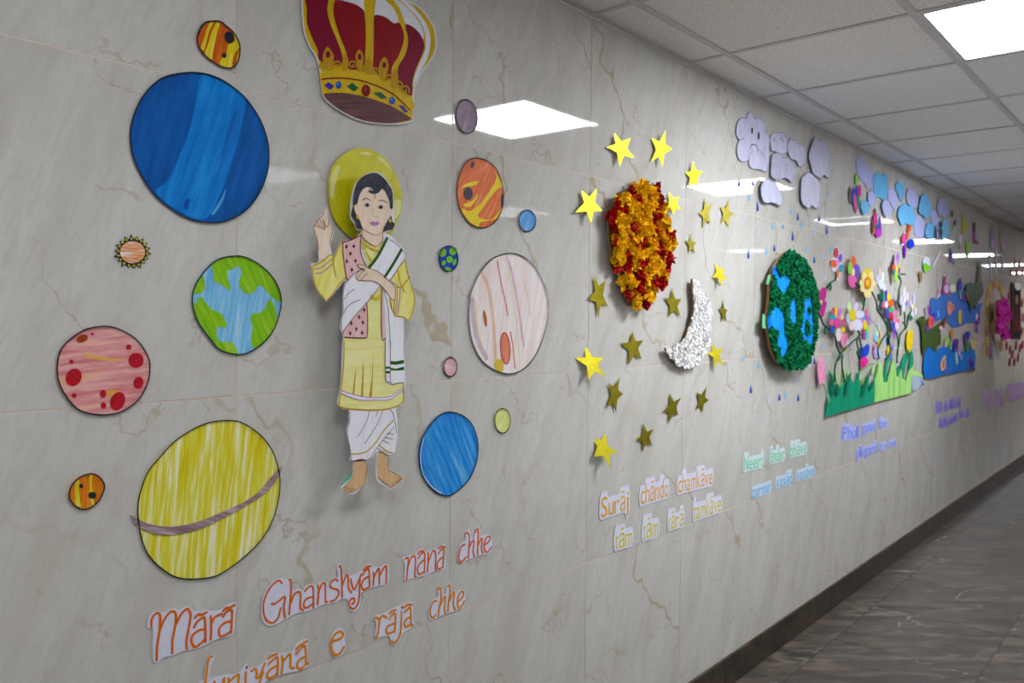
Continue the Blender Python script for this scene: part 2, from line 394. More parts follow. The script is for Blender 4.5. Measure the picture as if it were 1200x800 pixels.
# light panels
dme = box_me('diffuser', .560, .560, .004); M_DIM = mat((214, 214, 216), .4)
def frame_me(name, o, i, h):
    bm = bmesh.new()
    for z in (0, h):
        pass
    def ring(s, z): return [bm.verts.new((a*s/2, b*s/2, z)) for a, b in ((-1, -1), (1, -1), (1, 1), (-1, 1))]
    A, B, C_, D = ring(o, 0), ring(i, 0), ring(i, h), ring(o, h)
    for p, q in ((A, B), (B, C_), (C_, D), (D, A)):
        for e in range(4): bm.faces.new((p[e], p[(e+1) % 4], q[(e+1) % 4], q[e]))
    bmesh.ops.recalc_face_normals(bm, faces=bm.faces[:])
    return finish(bm, name)
fme_ = frame_me('panel_frame', .592, .559, .012); eme = frame_me('lit_edge', .560, .505, .003)
for k in LIGHT_K:
    x, y = GX0+(k+.5)*G, -GY0-1.5*G
    root = empty('ceiling_light', (x, y, ZC+.004))
    tag(root, {1: 'square white light panel glowing above the crown and golden stars', 5: 'glowing ceiling light panel above the raindrops and green globe', 9: 'square ceiling light panel with only its rim glowing',
               13: 'glowing ceiling light panel above the pond cut-outs', 17: 'glowing ceiling light panel above the framed picture with red petals',
               -3: 'dimmed unseen square ceiling light panel above the planets'}.get(k, 'glowing square ceiling light panel far along the corridor'), 'ceiling light', 'ceiling light panels')
    link('panel_frame', fme_, M_BAR, (x, y, ZC+.001), root)
    if k == -3:
        d2 = dme.copy(); d2.materials.clear(); link('diffuser', d2, M_WEAK, (x, y, ZC+.007), root)
    elif k in (13, 17, 21, 25, 29):
        d2 = dme.copy(); d2.materials.clear(); link('diffuser', d2, M_FAR, (x, y, ZC+.007), root)
    elif k != 9: link('diffuser', dme, M_LIT, (x, y, ZC+.007), root)
    else:
        d2 = dme.copy(); d2.materials.clear()
        link('diffuser', d2, M_DIM, (x, y, ZC+.009), root)
        if k == 9: link('lit_edge', eme, M_EDGE, (x, y, ZC+.003), root)

# ------------------------------------------------------------------ planets around the crowned figure
INK = mat((34, 38, 48), .5)
WHITE = mat((226, 226, 238), .55, gain=1.0)
def planet(px, mt, label, line=1.6, sm=4, off=.0012, thick=.0012, name='paper_planet', lm=None, group='paper planets'):
    o = cut(name, px, mt, off, thick, None, sm)
    tag(o, label, 'paper planet', group)
    pp = smooth(px, True, sm) if sm else px
    if line: stroke('outline', inset(pp, line*.45), line, lm or INK, o, 6, True, 0)
    return o
G_ = (140, 70, 4)
o = planet(T(G_, "320,57 400,62 470,85 540,130 600,185 660,275 695,370 704,460 690,550 650,640 590,710 510,755 430,766 330,750 240,700 160,630 100,540 62,450 50,370 55,300 90,200 150,120 220,75"),
    pencil([(0, 62, 132), (0, 82, 160), (0, 96, 178)], 75, 50, 6), 'largest painted planet, deep blue with a lighter blue sash', 1.6)
pr('light_band', T(G_, "380,75 440,85 530,130 588,180 575,300 540,430 500,560 450,680 400,745 330,735 250,690 170,620 230,560 290,430 330,320 360,180"),
   pencil([(0, 92, 172), (0, 116, 202), (24, 140, 215)], 70, 60, 6), o, 1)
pr('pale_streak', T(G_, "500,600 470,660 430,720 445,722 485,660"), pencil([(0, 126, 206), (90, 170, 220)], 60, 80, 8), o, 2)
pr('dark_streak', T(G_, "300,690 312,655 330,650 318,700"), mat((0, 78, 165)), o, 2)
pr('dark_streak', T(G_, "520,290 545,230 540,300 500,420 480,440"), pencil([(0, 84, 168), (0, 104, 188)], 70, 60, 6), o, 2)
H_ = (215, 290, 5.926)
o = planet(T(H_, "350,55 420,60 500,95 580,155 640,230 675,310 682,390 660,500 620,590 550,670 470,725 400,745 320,738 240,705 170,620 100,520 65,420 58,340 80,260 130,180 200,105 270,68"),
    pencil([(84, 160, 214), (120, 184, 226), (170, 206, 232)], 80, 110, 7), 'pencil-drawn earth with lime green land and light blue sea', 1.5)
GREEN = pencil([(92, 160, 20), (128, 186, 14), (160, 200, 60)], 115, 90, 8)
for q in ("190,125 215,95 290,65 360,58 430,68 510,105 590,170 645,250 672,320 670,380 600,330 530,260 490,310 440,320 400,285 385,240 405,170 375,130 330,160 310,150 305,190 315,240 330,290 300,285 245,245 215,240 205,160",
          "135,195 150,270 130,310 75,325 70,310 90,250",
          "100,350 130,345 150,375 200,430 265,460 300,530 290,555 240,550 230,590 250,650 330,655 360,690 375,735 320,730 245,700 180,620 110,520 75,430 65,370 95,395",
          "560,430 590,365 620,380 650,470 645,540 600,620 550,665 490,700 470,640 480,560 465,490 480,460 520,455"):
    pr('land', T(H_, q), GREEN, o, 1)
I_ = (55, 370, 6.154)
o = planet(T(I_, "400,70 480,78 560,110 640,160 700,230 740,310 748,370 735,470 690,570 630,640 540,695 460,715 380,718 290,705 210,670 140,590 90,500 70,400 80,290 120,210 200,140 290,90"),
    pencil([(190, 96, 90), (206, 128, 130), (222, 168, 168), (226, 170, 110)], 4, 70, 6), 'pink and peach planet spotted with crimson craters', 1.7)
CRIM = pencil([(150, 16, 30), (190, 22, 44)], 40, 120, 12)
for e in ((193, 443, 56, 66, 30), (643, 320, 55, 55, 0), (510, 615, 52, 70, 25), (660, 482, 36, 45, 15), (405, 562, 23, 28, 0), (408, 646, 20, 24, 0), (590, 226, 20, 20, 0), (177, 330, 16, 16, 0), (197, 575, 18, 18, 0), (327, 130, 13, 9, 0)):
    pr('crater', T(I_, ell(*e)), CRIM, o, 2, 0)
pr('crater', T(I_, ell(255, 163, 42, 28, -25)), mat((160, 58, 20)), o, 2, 0)
pr('ochre_smudge', T(I_, "255,270 330,275 420,300 560,310 520,325 400,320 300,300"), pencil([(222, 176, 116), (220, 160, 60)], 4, 70, 8), o, 1)
pr('ochre_smudge', T(I_, "430,540 470,530 530,545 480,580 440,585"), pencil([(214, 140, 60), (220, 160, 90)], 30, 70, 8), o, 1)
J_ = (145, 480, 3.81)
SAT = T(J_, "460,45 520,52 580,85 630,130 670,190 695,270 700,340 690,420 660,510 610,590 550,650 480,705 410,745 320,758 240,752 180,720 120,665 85,600 65,510 62,420 80,340 110,270 160,210 220,145 300,90 380,55")
o = planet(SAT, pencil([(190, 156, 8), (204, 190, 16), (212, 206, 70), (228, 226, 190)], 84, 110, 5, lo=.28, hi=.62), 'large yellow pencil-streaked planet crossed by a mauve ring', 1.5)
rg = pr('ring', T(J_, "30,468 90,500 170,520 250,518 330,500 430,460 540,410 610,360 660,300 710,250 690,300 640,365 570,415 470,470 370,520 270,550 170,558 90,535 45,500"),
   pencil([(112, 82, 84), (150, 122, 130), (188, 176, 186)], 160, 150, 8), o, 5)
# little striped planets
L_ = (220, 15, 10.67)
ORG = pencil([(166, 72, 6), (190, 86, 8), (206, 108, 20)], 72, 120, 14); YEL = pencil([(198, 180, 0), (214, 196, 10), (222, 210, 90)], 75, 150, 14)
o = planet(T(L_, "370,95 430,110 490,160 570,230 625,310 658,400 660,500 640,600 600,670 540,697 470,695 390,665 300,610 210,535 140,440 115,350 120,270 160,180 220,115 300,97"), ORG,
    'small lopsided planet with orange and yellow stripes above the blue planet', 1.7)
for q in ("285,110 330,108 270,220 240,330 200,470 165,430 210,310 240,200", "362,112 412,115 372,230 342,370 312,500 300,588 215,510 260,380 290,270 330,180",
          "560,240 620,320 648,430 590,500 560,600 550,682 480,685 400,650 430,560 480,520 510,390 590,350", "640,470 648,560 612,655 610,600"):
    pr('yellow_stripe', T(L_, q), YEL, o, 1)
pr('dark_spot', T(L_, ell(520, 308, 58, 78, -20)), INK, o, 2, 0); pr('dark_spot', T(L_, ell(458, 532, 28, 32)), INK, o, 2, 0)
pr('ink_patch', T(L_, "180,150 150,260 128,275 130,230 155,175"), INK, o, 2)
M_ = (70, 545, 13.33)
o = planet(T(M_, "500,122 570,140 640,190 690,260 710,330 690,420 640,530 570,610 480,675 390,700 310,690 230,640 170,570 140,490 150,390 190,300 270,210 360,155 440,130"), pencil([(196, 100, 4), (212, 118, 16), (222, 140, 60)], 85, 160, 14),
    'small orange planet with two black dots beside the ringed planet', 1.7)
for q in ("245,265 310,240 295,340 310,480 325,590 330,655 240,610 240,480 235,380", "470,150 510,150 500,280 510,380 540,590 510,630 480,520 470,380"): pr('yellow_stripe', T(M_, q), YEL, o, 1)
pr('dark_spot', T(M_, ell(335, 323, 32, 36)), INK, o, 2, 0); pr('dark_spot', T(M_, ell(510, 468, 62, 54)), INK, o, 2, 0)
N_ = (520, 175, 5.333)
o = planet(T(N_, "200,50 260,62 310,95 345,145 370,220 378,290 370,370 340,435 300,475 250,492 200,485 150,455 110,395 88,330 82,250 92,180 120,105 155,65"), pencil([(196, 82, 28), (214, 104, 44), (226, 150, 110)], 55, 90, 8),
    'fiery orange and yellow planet with dark grey spots, beside the golden halo', 1.3)
for q in ("305,110 335,160 370,235 345,240 290,300 240,370 215,420 290,440 345,390 362,350 358,400 310,440 230,455 215,483 150,440 110,370 160,385 220,350 260,300 300,240 330,170", "100,245 150,210 215,200 190,225 130,235", "120,345 180,320 215,275 200,320 160,360"):
    pr('yellow_flame', T(N_, q), pencil([(218, 190, 0), (230, 208, 30)], 55, 90, 8), o, 1)
GREY = mat((66, 70, 88)); pr('dark_spot', T(N_, ell(154, 276, 28, 40)), GREY, o, 2, 0); pr('dark_spot', T(N_, ell(181, 96, 11, 22, 15)), GREY, o, 2, 0); pr('dark_spot', T(N_, ell(367, 325, 8, 50)), GREY, o, 2, 0)
planet(T(N_, ell(524, 446, 55, 70)), pencil([(52, 116, 196), (86, 150, 214), (150, 190, 228)], 60, 130, 10), 'small pale blue planet above the cream planet', 1.3)
o = planet([(526+11.5*math.cos(a), 303+15.5*math.sin(a)) for a in (i*math.pi/10 for i in range(20))], pencil([(14, 40, 140), (20, 62, 180)], 60, 150, 20), 'tiny earth in dark blue ink with bright green land', 1.3)
for e in ((519, 296, 4, 5), (531, 294, 4.5, 5), (527, 304, 4, 4), (520, 308, 2.5, 3), (525, 315, 4, 2), (533, 307, 2, 4)): pr('land', ell(*e, 20), mat((110, 190, 40)), o, 1, 0)
planet(ell(547, 136.5, 13, 20.5, -6), pencil([(106, 84, 104), (138, 118, 138), (160, 146, 164)], 60, 140, 14), 'small dusky purple planet next to the crown', 1.4)
O_ = (540, 285, 5)
o = planet(T(O_, "270,57 340,65 400,100 450,160 490,240 513,330 517,420 500,510 465,610 420,690 360,745 290,768 220,755 150,715 105,665 70,590 50,500 45,400 55,300 85,220 130,145 190,85"),
    pencil([(222, 196, 190), (226, 216, 216), (232, 228, 232)], 78, 60, 4), 'big cream planet streaked with pale pink and orange', 1.3)
for q, w, c in ((["125,175 165,270 185,400 195,520 205,680"], 5, ((214, 164, 130), (226, 200, 184))), (["215,105 240,250 262,340 275,420"], 2.2, ((206, 96, 84), (220, 160, 150))),
                (["270,75 300,170 325,300 350,450 368,600"], 3.5, ((206, 150, 190), (226, 200, 218))), (["262,90 300,250 325,420 340,600 350,730"], 2.2, ((222, 220, 150), (228, 226, 200))),
                (["68,330 75,450 100,570 150,670"], 7, ((180, 158, 176), (206, 192, 204))), (["85,340 95,480 125,600"], 3, ((226, 206, 130), (224, 214, 180))), (["290,520 305,600 318,730"], 2.2, ((200, 110, 80), (220, 170, 150))), (["370,220 395,320 405,420"], 2.2, ((216, 180, 176), (226, 212, 210)))):
    stroke('pencil_streak', T(O_, q[0]), w, pencil(list(c), 80, 120, 8), o, 1)
pr('yellow_patch', T(O_, "195,700 220,680 245,690 245,752 205,738"), pencil([(200, 170, 0), (210, 180, 80)], 84, 120, 8), o, 2)
pr('red_spot', T(O_, ell(262, 615, 27, 90, -4)), pencil([(206, 100, 72), (218, 150, 120)], 84, 120, 8), o, 2, 0); stroke('spot_ring', T(O_, ell(262, 615, 27, 92, -4)), 1.4, mat((196, 60, 60)), o, 3, True, 0)
pr('brown_spot', T(O_, ell(143, 440, 9, 50, -8)), mat((188, 96, 28)), o, 2, 0)
P_ = (480, 410, 4.444)
planet(T(P_, ell(213, 88, 37, 53)), pencil([(206, 110, 130), (220, 176, 186), (228, 214, 218)], -30, 160, 20), 'tiny pink hatched planet below the little earth', 1.5)
o = planet(T(P_, "210,320 270,335 320,375 350,440 360,510 350,590 315,670 265,725 210,760 160,755 110,720 65,650 48,570 55,490 80,430 130,360 170,330"), pencil([(0, 96, 190), (20, 124, 208), (60, 150, 220), (120, 180, 226)], 118, 70, 5), 'bright sky blue egg-shaped planet beside the feet of the figure', 1.4)
stroke('white_rim', T(P_, "75,455 60,520 58,580 72,650 115,710 165,745"), 1.0, WHITE, o, 5)
planet(T(P_, ell(485, 368, 43, 66)), pencil([(196, 202, 96), (212, 216, 130), (222, 224, 180)], 30, 140, 16), 'tiny pale yellow-green oval planet', 1.2)
# spiky little sun
K_ = (125, 265, 13.33)
def spikes(n, ro, ri, seed):
    r2 = random.Random(seed); P = []
    for i in range(n):
        a = 2*math.pi*i/n-1.3; P.append((408+ri*math.cos(a-math.pi/n), 405+ri*.9*math.sin(a-math.pi/n))); w = ro*r2.uniform(.93, 1.06); P.append((408+w*math.cos(a), 405+w*.93*math.sin(a)))
    return P
o = cut('paper_sun', T(K_, spikes(18, 292, 225, 3)), INK, .0012, .0012, None, 0); tag(o, 'tiny spiky sun with black-edged yellow rays and an orange hatched face', 'paper sun')
for i in range(18):
    a = 2*math.pi*i/18-1.3; d = .085
    pr('ray', T(K_, [(408+215*math.cos(a-d), 405+200*math.sin(a-d)), (408+262*math.cos(a), 405+244*math.sin(a)), (408+215*math.cos(a+d), 405+200*math.sin(a+d))]), mat((214, 206, 0)), o, 1, 0)
pr('face', T(K_, ell(405, 405, 197, 172)), pencil([(200, 100, 40), (216, 150, 100), (226, 214, 214)], 0, 220, 20, lo=.35, hi=.62), o, 2, 0)

# ------------------------------------------------------------------ crown
A_ = (345, 0, 5.333)
CR = T(A_, "47,0 50,100 65,215 95,290 130,345 150,400 165,490 172,560 178,600 215,645 280,690 350,730 430,760 530,775 640,778 715,765 745,750 738,690 750,640 745,600 757,540 800,450 860,370 885,310 890,250 875,170 840,110 790,50 720,5 640,-60 560,-110 520,-150 500,-210 460,-230 420,-210 405,-150 340,-120 220,-110 120,-70 60,-30")
o = cut('crown_cutout', CR, WHITE, .004, .003); tag(o, 'big crimson and gold jewelled paper crown', 'paper crown')
GOLD = pencil([(182, 150, 4), (198, 164, 6), (208, 176, 20)], 80, 60, 8); OCH = pencil([(168, 124, 8), (186, 144, 14)], 80, 90, 12)
pr('gold_body', inset(smooth(CR), 1.3), GOLD, o, 1, 0)
RED = pencil([(118, 0, 16), (132, 4, 22), (140, 10, 20)], 100, 40, 6); PUR = pencil([(112, 2, 36), (124, 0, 44)], 100, 40, 6)
for q, mt in (("70,-60 78,60 80,150 120,255 145,310 155,372 210,400 290,400 300,350 270,260 225,150 205,60 210,-60", PUR), ("258,0 330,12 385,30 430,60 440,100 447,200 443,330 430,420 340,430 325,330 290,240 260,150 245,80", RED),
          ("500,100 540,98 580,115 620,145 650,140 672,170 685,220 680,270 650,350 610,420 595,500 500,440 495,330 497,200", RED), ("700,150 735,165 780,205 805,250 812,300 790,360 760,430 740,500 730,600 650,520 650,420 690,350 710,280 708,220 695,180", PUR)):
    pr('velvet_panel', T(A_, q), mt, o, 2)
for q in ("260,-60 258,0 330,10 385,28 432,62 440,85 435,20 425,-60", "520,-40 500,97 540,95 580,112 620,143 650,138 640,90 610,40 570,0 560,-40", "620,-5 660,60 680,110 697,148 735,163 780,203 806,247 800,180 760,110 700,45 640,-5", "655,-10 705,45 770,110 808,180 821,260 815,320 780,400 750,480 738,545 762,500 802,420 835,350 850,270 840,190 800,110 740,40 685,-10"):
    pr('white_panel', T(A_, q), WHITE, o, 2)
def spiral(cx, cy, r, s=1, n=14):
    return [(cx+s*r*(1-i/n*.8)*math.cos(i*.55+2.6), cy+r*(1-i/n*.8)*math.sin(i*.55+2.6)) for i in range(n)]
for x, y, r, s in ((182, 412, 26, 1), (270, 405, 28, 1), (362, 405, 28, -1), (437, 435, 20, -1), (507, 446, 24, -1), (592, 488, 24, 1), (657, 530, 26, 1), (690, 562, 30, -1)):
    stroke('scroll', T(A_, spiral(x, y, r, s)), 2.0, OCH, o, 4)
for q in ("205,290 245,340 245,375 240,435 195,435 180,380 178,345", "405,308 432,345 430,390 420,445 398,445 390,390 380,350", "568,355 588,400 585,440 560,500 540,490 525,430 540,380", "300,370 318,335 338,370 332,440 300,438", "440,420 465,355 490,410 490,465 455,460", "610,470 630,430 650,470 640,550 605,545"):
    pr('fleuron', T(A_, q), OCH, o, 3, 2)
for e in ((210, 340, 14, 22), (408, 355, 12, 20), (562, 406, 12, 20)): pr('fleuron_eye', T(A_, ell(*e)), PUR, o, 4, 0)
band = pr('band', T(A_, "162,455 250,440 350,450 450,470 550,515 640,565 748,640 738,690 740,745 725,735 620,668 520,628 420,598 330,582 250,579 180,592 170,540"), GOLD, o, 3, 3)
stroke('red_line', T(A_, "170,495 260,487 350,492 450,512 560,555 640,605 722,688"), 1.6, mat((134, 24, 30)), o, 5)
for q, c in (("185,535 212,512 250,538 225,562", (62, 40, 150)), ("328,540 362,516 402,550 372,572", (22, 96, 56)), ("495,580 540,575 580,612 545,618", (22, 96, 56)), ("648,655 680,660 712,700 690,703", (56, 36, 140))):
    pr('gem', T(A_, q), mat(c, .3), o, 5, 0)
for e, c in (((276, 531, 18, 24), (24, 80, 170)), ((448, 565, 27, 37), (124, 12, 20)), ((611, 629, 19, 24), (24, 80, 170))):
    gm = pr('gem', T(A_, ell(*e)), mat(c, .3), o, 5, 0); pr('glint', T(A_, ell(e[0]-4, e[1]-8, e[2]*.35, e[3]*.3)), mat((96, 140, 210) if c[2] > 100 else (160, 50, 50)), gm, 1, 0)
pr('underside', T(A_, "185,590 250,580 330,583 420,600 520,630 620,670 725,738 690,755 620,768 530,765 430,750 350,718 280,680 220,635"), pencil([(76, 42, 44), (96, 58, 60), (112, 78, 80)], 12, 120, 9), o, 4)

# ------------------------------------------------------------------ figure with halo
B_, C_, D_, E_, F_ = (350, 165, 6.154), (350, 280, 6.154), (370, 400, 8), (380, 460, 6.154), (405, 190, 8)
o = cut('paper_halo', T(B_, "450,53 530,65 600,105 660,165 705,250 735,340 747,430 735,520 700,610 660,680 600,720 520,740 440,730 370,690 300,625 250,545 222,450 215,330 225,240 250,180 310,110 380,65"),
    pencil([(176, 172, 0), (192, 186, 10), (204, 200, 50)], 60, 30, 12, rough=.3), .006, .0015)
tag(o, 'yellow painted oval halo disc behind the head of the figure', 'paper halo')
for q in ("225,330 240,240 268,190 300,180 280,260 262,330 250,420 230,400", "560,120 610,130 680,230 650,200 600,150", "440,85 500,80 530,100 470,102", "690,440 735,430 730,520 690,560"):
    pr('pale_brush_mark', T(B_, q), pencil([(208, 206, 110), (214, 212, 150)], 60, 60, 10, rough=.3), o, 1)
FIG_OFF = .040
FO = T(B_, "540,225 590,235 640,290 675,345 685,400 685,480 690,560 692,600 672,640 640,655 625,665 660,680 720,740 765,785") + T(C_, "775,120 770,150 785,230 808,270 808,300 830,380 842,440 835,500 805,590 760,575 760,690 757,800") + \
    T(D_, "838,200 843,400 835,430 835,560 800,600 757,615") + T(E_, "525,200 530,300 520,380 500,460 465,462 462,540 500,570 565,600 570,625 545,650 490,690 460,680 375,620 380,430 350,465 310,490 308,640 260,690 215,730 170,730 125,690 135,665 190,620 205,570 210,490 185,485 190,420 160,280 178,210 178,125 130,120 98,80") + \
    T(D_, "205,560 235,400 245,200 250,0") + T(C_, "318,800 320,690 300,650 305,580 318,530 318,390 335,310 330,300 215,440 185,435 115,335 90,190 100,175 145,160 140,60") + \
    T(B_, "140,750 130,710 105,640 115,595 150,545 172,530 180,490 200,472 220,485 222,560 250,630 245,690 230,740") + T(C_, "230,60 250,130 265,110 300,30 330,12 400,0") + T(B_, "430,680 455,650 420,640 405,600 375,560 372,470 385,390 410,310 450,265 500,235")
fig = cut('paper_figure', FO, WHITE, FIG_OFF, .0015, None, 3)
tag(fig, 'cut-out figure in a yellow robe and white shawl raising one finger', 'paper figure')
SKIN = pencil([(214, 190, 168), (224, 202, 182), (230, 212, 196)], 75, 60, 10); FOOT = pencil([(196, 156, 110), (214, 182, 140)], 85, 80, 12)
ROBE = pencil([(216, 210, 124), (224, 220, 146), (228, 226, 176)], 3, 60, 7); SLEEVE = pencil([(210, 202, 84), (220, 212, 112), (226, 222, 150)], 70, 60, 8)
VEST = pencil([(206, 160, 160), (216, 176, 176), (222, 192, 194)], 80, 80, 10); HAIR = pencil([(26, 26, 36), (44, 44, 58), (80, 80, 96)], 60, 160, 14)
OL = mat((196, 158, 0)); BR = mat((150, 110, 90)); MAROON = mat((112, 28, 30)); LILAC = mat((190, 140, 190)); DGREEN = mat((36, 92, 18)); FOLD = mat((120, 104, 110))
CLOTH = pencil([(212, 212, 224), (226, 226, 236), (230, 230, 240)], 80, 60, 8)
robe = pr('robe', T(C_, "450,30 600,20 640,200 660,330 690,500 640,560 630,800") + T(D_, "655,380 705,395 820,390 826,540 790,588 700,615 620,636 450,636 240,615 225,590 230,540 245,430 264,200 267,0") + T(C_, "327,800 332,600 420,400 500,200"), ROBE, fig, 1, 2)
stroke('robe_edging', T(D_, "265,0 262,200 240,430 222,560 240,618 450,640 620,640 750,610 815,570 828,540 822,390"), 1.6, OL, fig, 3)
stroke('hem_band', T(D_, "240,474 360,515 500,536 690,532 750,495 820,442"), 4.2, CLOTH, robe, 1)
stroke('hem_piping', [T(D_, "238,460 350,495 500,525 680,520 740,490 820,430"), T(D_, "240,487 400,545 550,550 690,545 760,500 820,455")], 1.0, LILAC, robe, 2)
for q in ("370,280 376,280 362,492 345,495", "446,205 450,205 445,515 423,515", "540,50 536,200 535,330 526,525 500,522 528,330"): pr('pleat', T(D_, q), OL, robe, 1, 0)
vest = pr('vest', T(C_, "320,25 390,5 450,-25 445,40 450,110 485,190 440,215 350,300 335,220 320,100"), VEST, fig, 3, 2)
vest2 = pr('vest', T(C_, "325,690 330,600 400,560 490,455 497,560 495,690 470,712 330,708"), VEST, fig, 3, 2)
vest3 = pr('vest', T(C_, "600,340 630,350 632,700 628,712 600,700"), VEST, fig, 3, 2)
stroke('vest_edging', [T(C_, "450,-25 445,40 450,110 485,190"), T(C_, "320,25 320,100 335,220 352,300"), T(C_, "325,22 390,2 450,-30")], 1.1, MAROON, vest, 1)
stroke('vest_edging', T(C_, "490,455 497,560 495,690 470,712 330,708"), 1.1, MAROON, vest2, 1); stroke('vest_edging', T(C_, "600,340 600,700 628,712"), 1.0, MAROON, vest3, 1)
for i, (x, y) in enumerate(((345, 55), (398, 52), (374, 105), (348, 160), (410, 157), (384, 222), (473, 510), (436, 562), (380, 608), (463, 602), (416, 648), (372, 680), (458, 676))):
    pr('motif', T(C_, [(x, y-20), (x+5, y-7), (x+12, y), (x+5, y+7), (x, y+20), (x-5, y+7), (x-12, y), (x-5, y-7)]), MAROON, vest if i < 6 else vest2, 1, 0)
# raised arm
sl = pr('sleeve', T(C_, "97,195 165,165 238,110 255,150 280,80 310,28 325,22 325,100 330,180 340,270 300,320 215,430 185,428 120,335"), SLEEVE, fig, 2, 2)
stroke('sleeve_edging', [T(C_, "97,195 165,165 238,110 250,180 268,270"), T(C_, "97,195 120,335 185,428 215,430 300,320 338,275"), T(C_, "250,155 280,80 310,28 330,16")], 1.3, OL, sl, 1)
stroke('sleeve_stripe', [T(C_, "110,215 165,205 235,145"), T(C_, "120,248 170,240 240,182")], 1.4, LILAC, sl, 1)
hd = pr('raised_hand', T(B_, "142,790 135,710 110,640 117,600 150,555 175,540 186,490 200,480 214,490 216,560 243,630 236,690 226,740 224,790") + T(C_, "222,115 152,158"), SKIN, fig, 2, 2)
stroke('hand_lines', [T(B_, "142,790 135,710 110,640 117,600 150,555 175,540 186,490 200,480 214,490 216,560 243,630 236,690 226,740"), T(B_, "117,605 135,618 160,625 185,638 190,615 175,580"), T(B_, "150,555 165,600 185,635"), T(B_, "175,560 195,615 215,610 218,560"), T(B_, "135,575 140,600 160,625")], .8, BR, hd, 1, False, 3)
# far arm and shawl
tail = pr('shawl_end', T(C_, "610,370 650,400 665,500 690,545 753,570 755,690 754,800") + T(D_, "828,150 828,383 705,392 665,372 655,200 657,0") + T(C_, "625,600"), CLOTH, fig, 4, 0)
stroke('shawl_lines', [T(D_, "655,0 655,340 668,375 698,382"), T(D_, "700,0 700,200 705,395 770,388 825,385"), T(C_, "612,370 640,470 655,640 660,790")], .8, FOLD, tail, 1)
for q in ("700,182 750,187 828,172 826,205 750,218 700,214", "700,245 750,255 828,236 828,268 760,272 700,270", "652,235 700,235 700,255 654,255", "657,278 700,275 700,298 659,300"): pr('green_bar', T(D_, q), DGREEN, tail, 1, 0)
wrap = pr('shawl_wrap', T(C_, "440,225 470,290 540,300 590,335 540,400 480,470 400,560 320,668 310,640 308,590 320,530 320,400 340,320 400,250"), CLOTH, fig, 4, 2)
stroke('shawl_lines', [T(C_, "325,440 350,400 400,362"), T(C_, "325,530 370,470 445,437"), T(C_, "585,338 540,400 480,470 400,560 320,668"), T(C_, "440,225 400,250 340,320 320,400 320,530 308,590 312,650")], .8, FOLD, wrap, 1)
sl = pr('sleeve', T(C_, "768,150 788,250 803,275 798,300 823,380 836,430 828,500 798,580 755,562 692,538 697,400 695,345 725,330 665,300 715,215"), SLEEVE, fig, 5, 2)
pr('sleeve_lining', T(C_, "655,430 690,450 690,510 668,490"), SLEEVE, fig, 5, 2)
stroke('sleeve_edging', [T(C_, "695,345 697,400 690,540 755,562 798,582 830,500 838,430 825,380 800,290"), T(C_, "660,430 672,500 692,535"), T(C_, "715,225 735,320 765,385"), T(C_, "803,278 770,310 740,345 695,345"), T(C_, "768,150 788,250 803,275")], 1.3, OL, sl, 1)
stroke('sleeve_stripe', [T(C_, "712,345 708,440 700,535"), T(C_, "735,350 728,430 715,542")], 1.4, LILAC, sl, 1)
sash = pr('shawl_sash', T(C_, "650,5 700,30 768,100 768,140 715,215 660,300 610,265 560,230 500,205 560,130 610,60"), CLOTH, fig, 5, 2)
stroke('green_stripe', [T(C_, "638,-5 600,70 560,140 508,205"), T(C_, "740,78 700,150 650,230 622,272")], 3.6, DGREEN, sash, 1)
stroke('shawl_lines', [T(C_, "660,5 700,30 768,100 768,140 715,215 660,298")], .8, FOLD, sash, 1)
arm = pr('chest_hand', T(C_, "425,185 445,182 500,207 560,228 620,270 690,340 690,440 665,425 610,350 540,303 450,300 425,290 415,265 440,228 478,218 440,205"), SKIN, fig, 6, 2)
stroke('hand_lines', [T(C_, "425,185 445,182 500,207 560,228 620,270 690,340"), T(C_, "690,440 665,425 610,350 540,303 450,300 425,290 415,265 440,228 478,218 440,205 425,185"), T(C_, "425,285 455,240 480,225"), T(C_, "445,297 480,260 495,245")], .8, BR, arm, 1)
stroke('necklace', [T(C_, "455,12 490,100 530,158"), T(C_, "460,15 520,65 580,82")], 1.9, mat((206, 180, 0)), fig, 6)
stroke('necklace', T(C_, "525,412 560,432 592,408"), 3.2, mat((206, 186, 20)), fig, 5)
# head
neck = pr('neck', T(F_, "160,620 158,690 200,740 265,780 300,785 345,730 350,655 300,680 230,670"), SKIN, fig, 5, 2); stroke('neck_line', T(F_, "160,630 158,690 200,740 265,780 300,785 345,730 350,660"), .8, mat((190, 140, 90)), neck, 1)
face = pr('face', T(F_, "180,240 150,270 125,330 110,390 85,400 80,430 95,480 120,520 140,560 155,610 200,650 270,680 310,675 345,650 360,600 395,540 425,480 440,440 420,430 415,380 390,310 350,250 300,280 240,280 215,255 240,235"), SKIN, fig, 6, 2)
stroke('face_line', [T(F_, "155,610 200,650 270,680 310,675 345,650 362,600"), T(F_, "85,400 80,430 95,480 120,520")], .8, mat((190, 140, 90)), face, 1)
pr('hair', T(F_, "70,420 75,300 110,190 170,130 255,98 310,110 370,160 420,230 442,290 442,430 418,430 415,380 385,300 345,245 310,285 260,298 220,280 220,262 250,270 262,255 250,238 200,232 160,255 130,310 112,380 95,400 80,400"), HAIR, fig, 8, 2)
pr('hair', T(F_, "75,400 60,450 52,500 90,560 97,610 130,630 155,620 150,580 120,500 90,470 78,430"), HAIR, fig, 5, 2); pr('hair', T(F_, "430,500 440,560 462,575 440,628 410,636 375,642 357,658 350,640 380,580 410,530"), HAIR, fig, 5, 2)
pr('lips', T(F_, "225,570 255,552 275,560 295,553 318,572 290,595 255,597"), mat((190, 130, 170)), face, 1, 2); stroke('lip_line', T(F_, "228,572 260,568 290,575 316,572"), .6, mat((150, 84, 130)), face, 2)
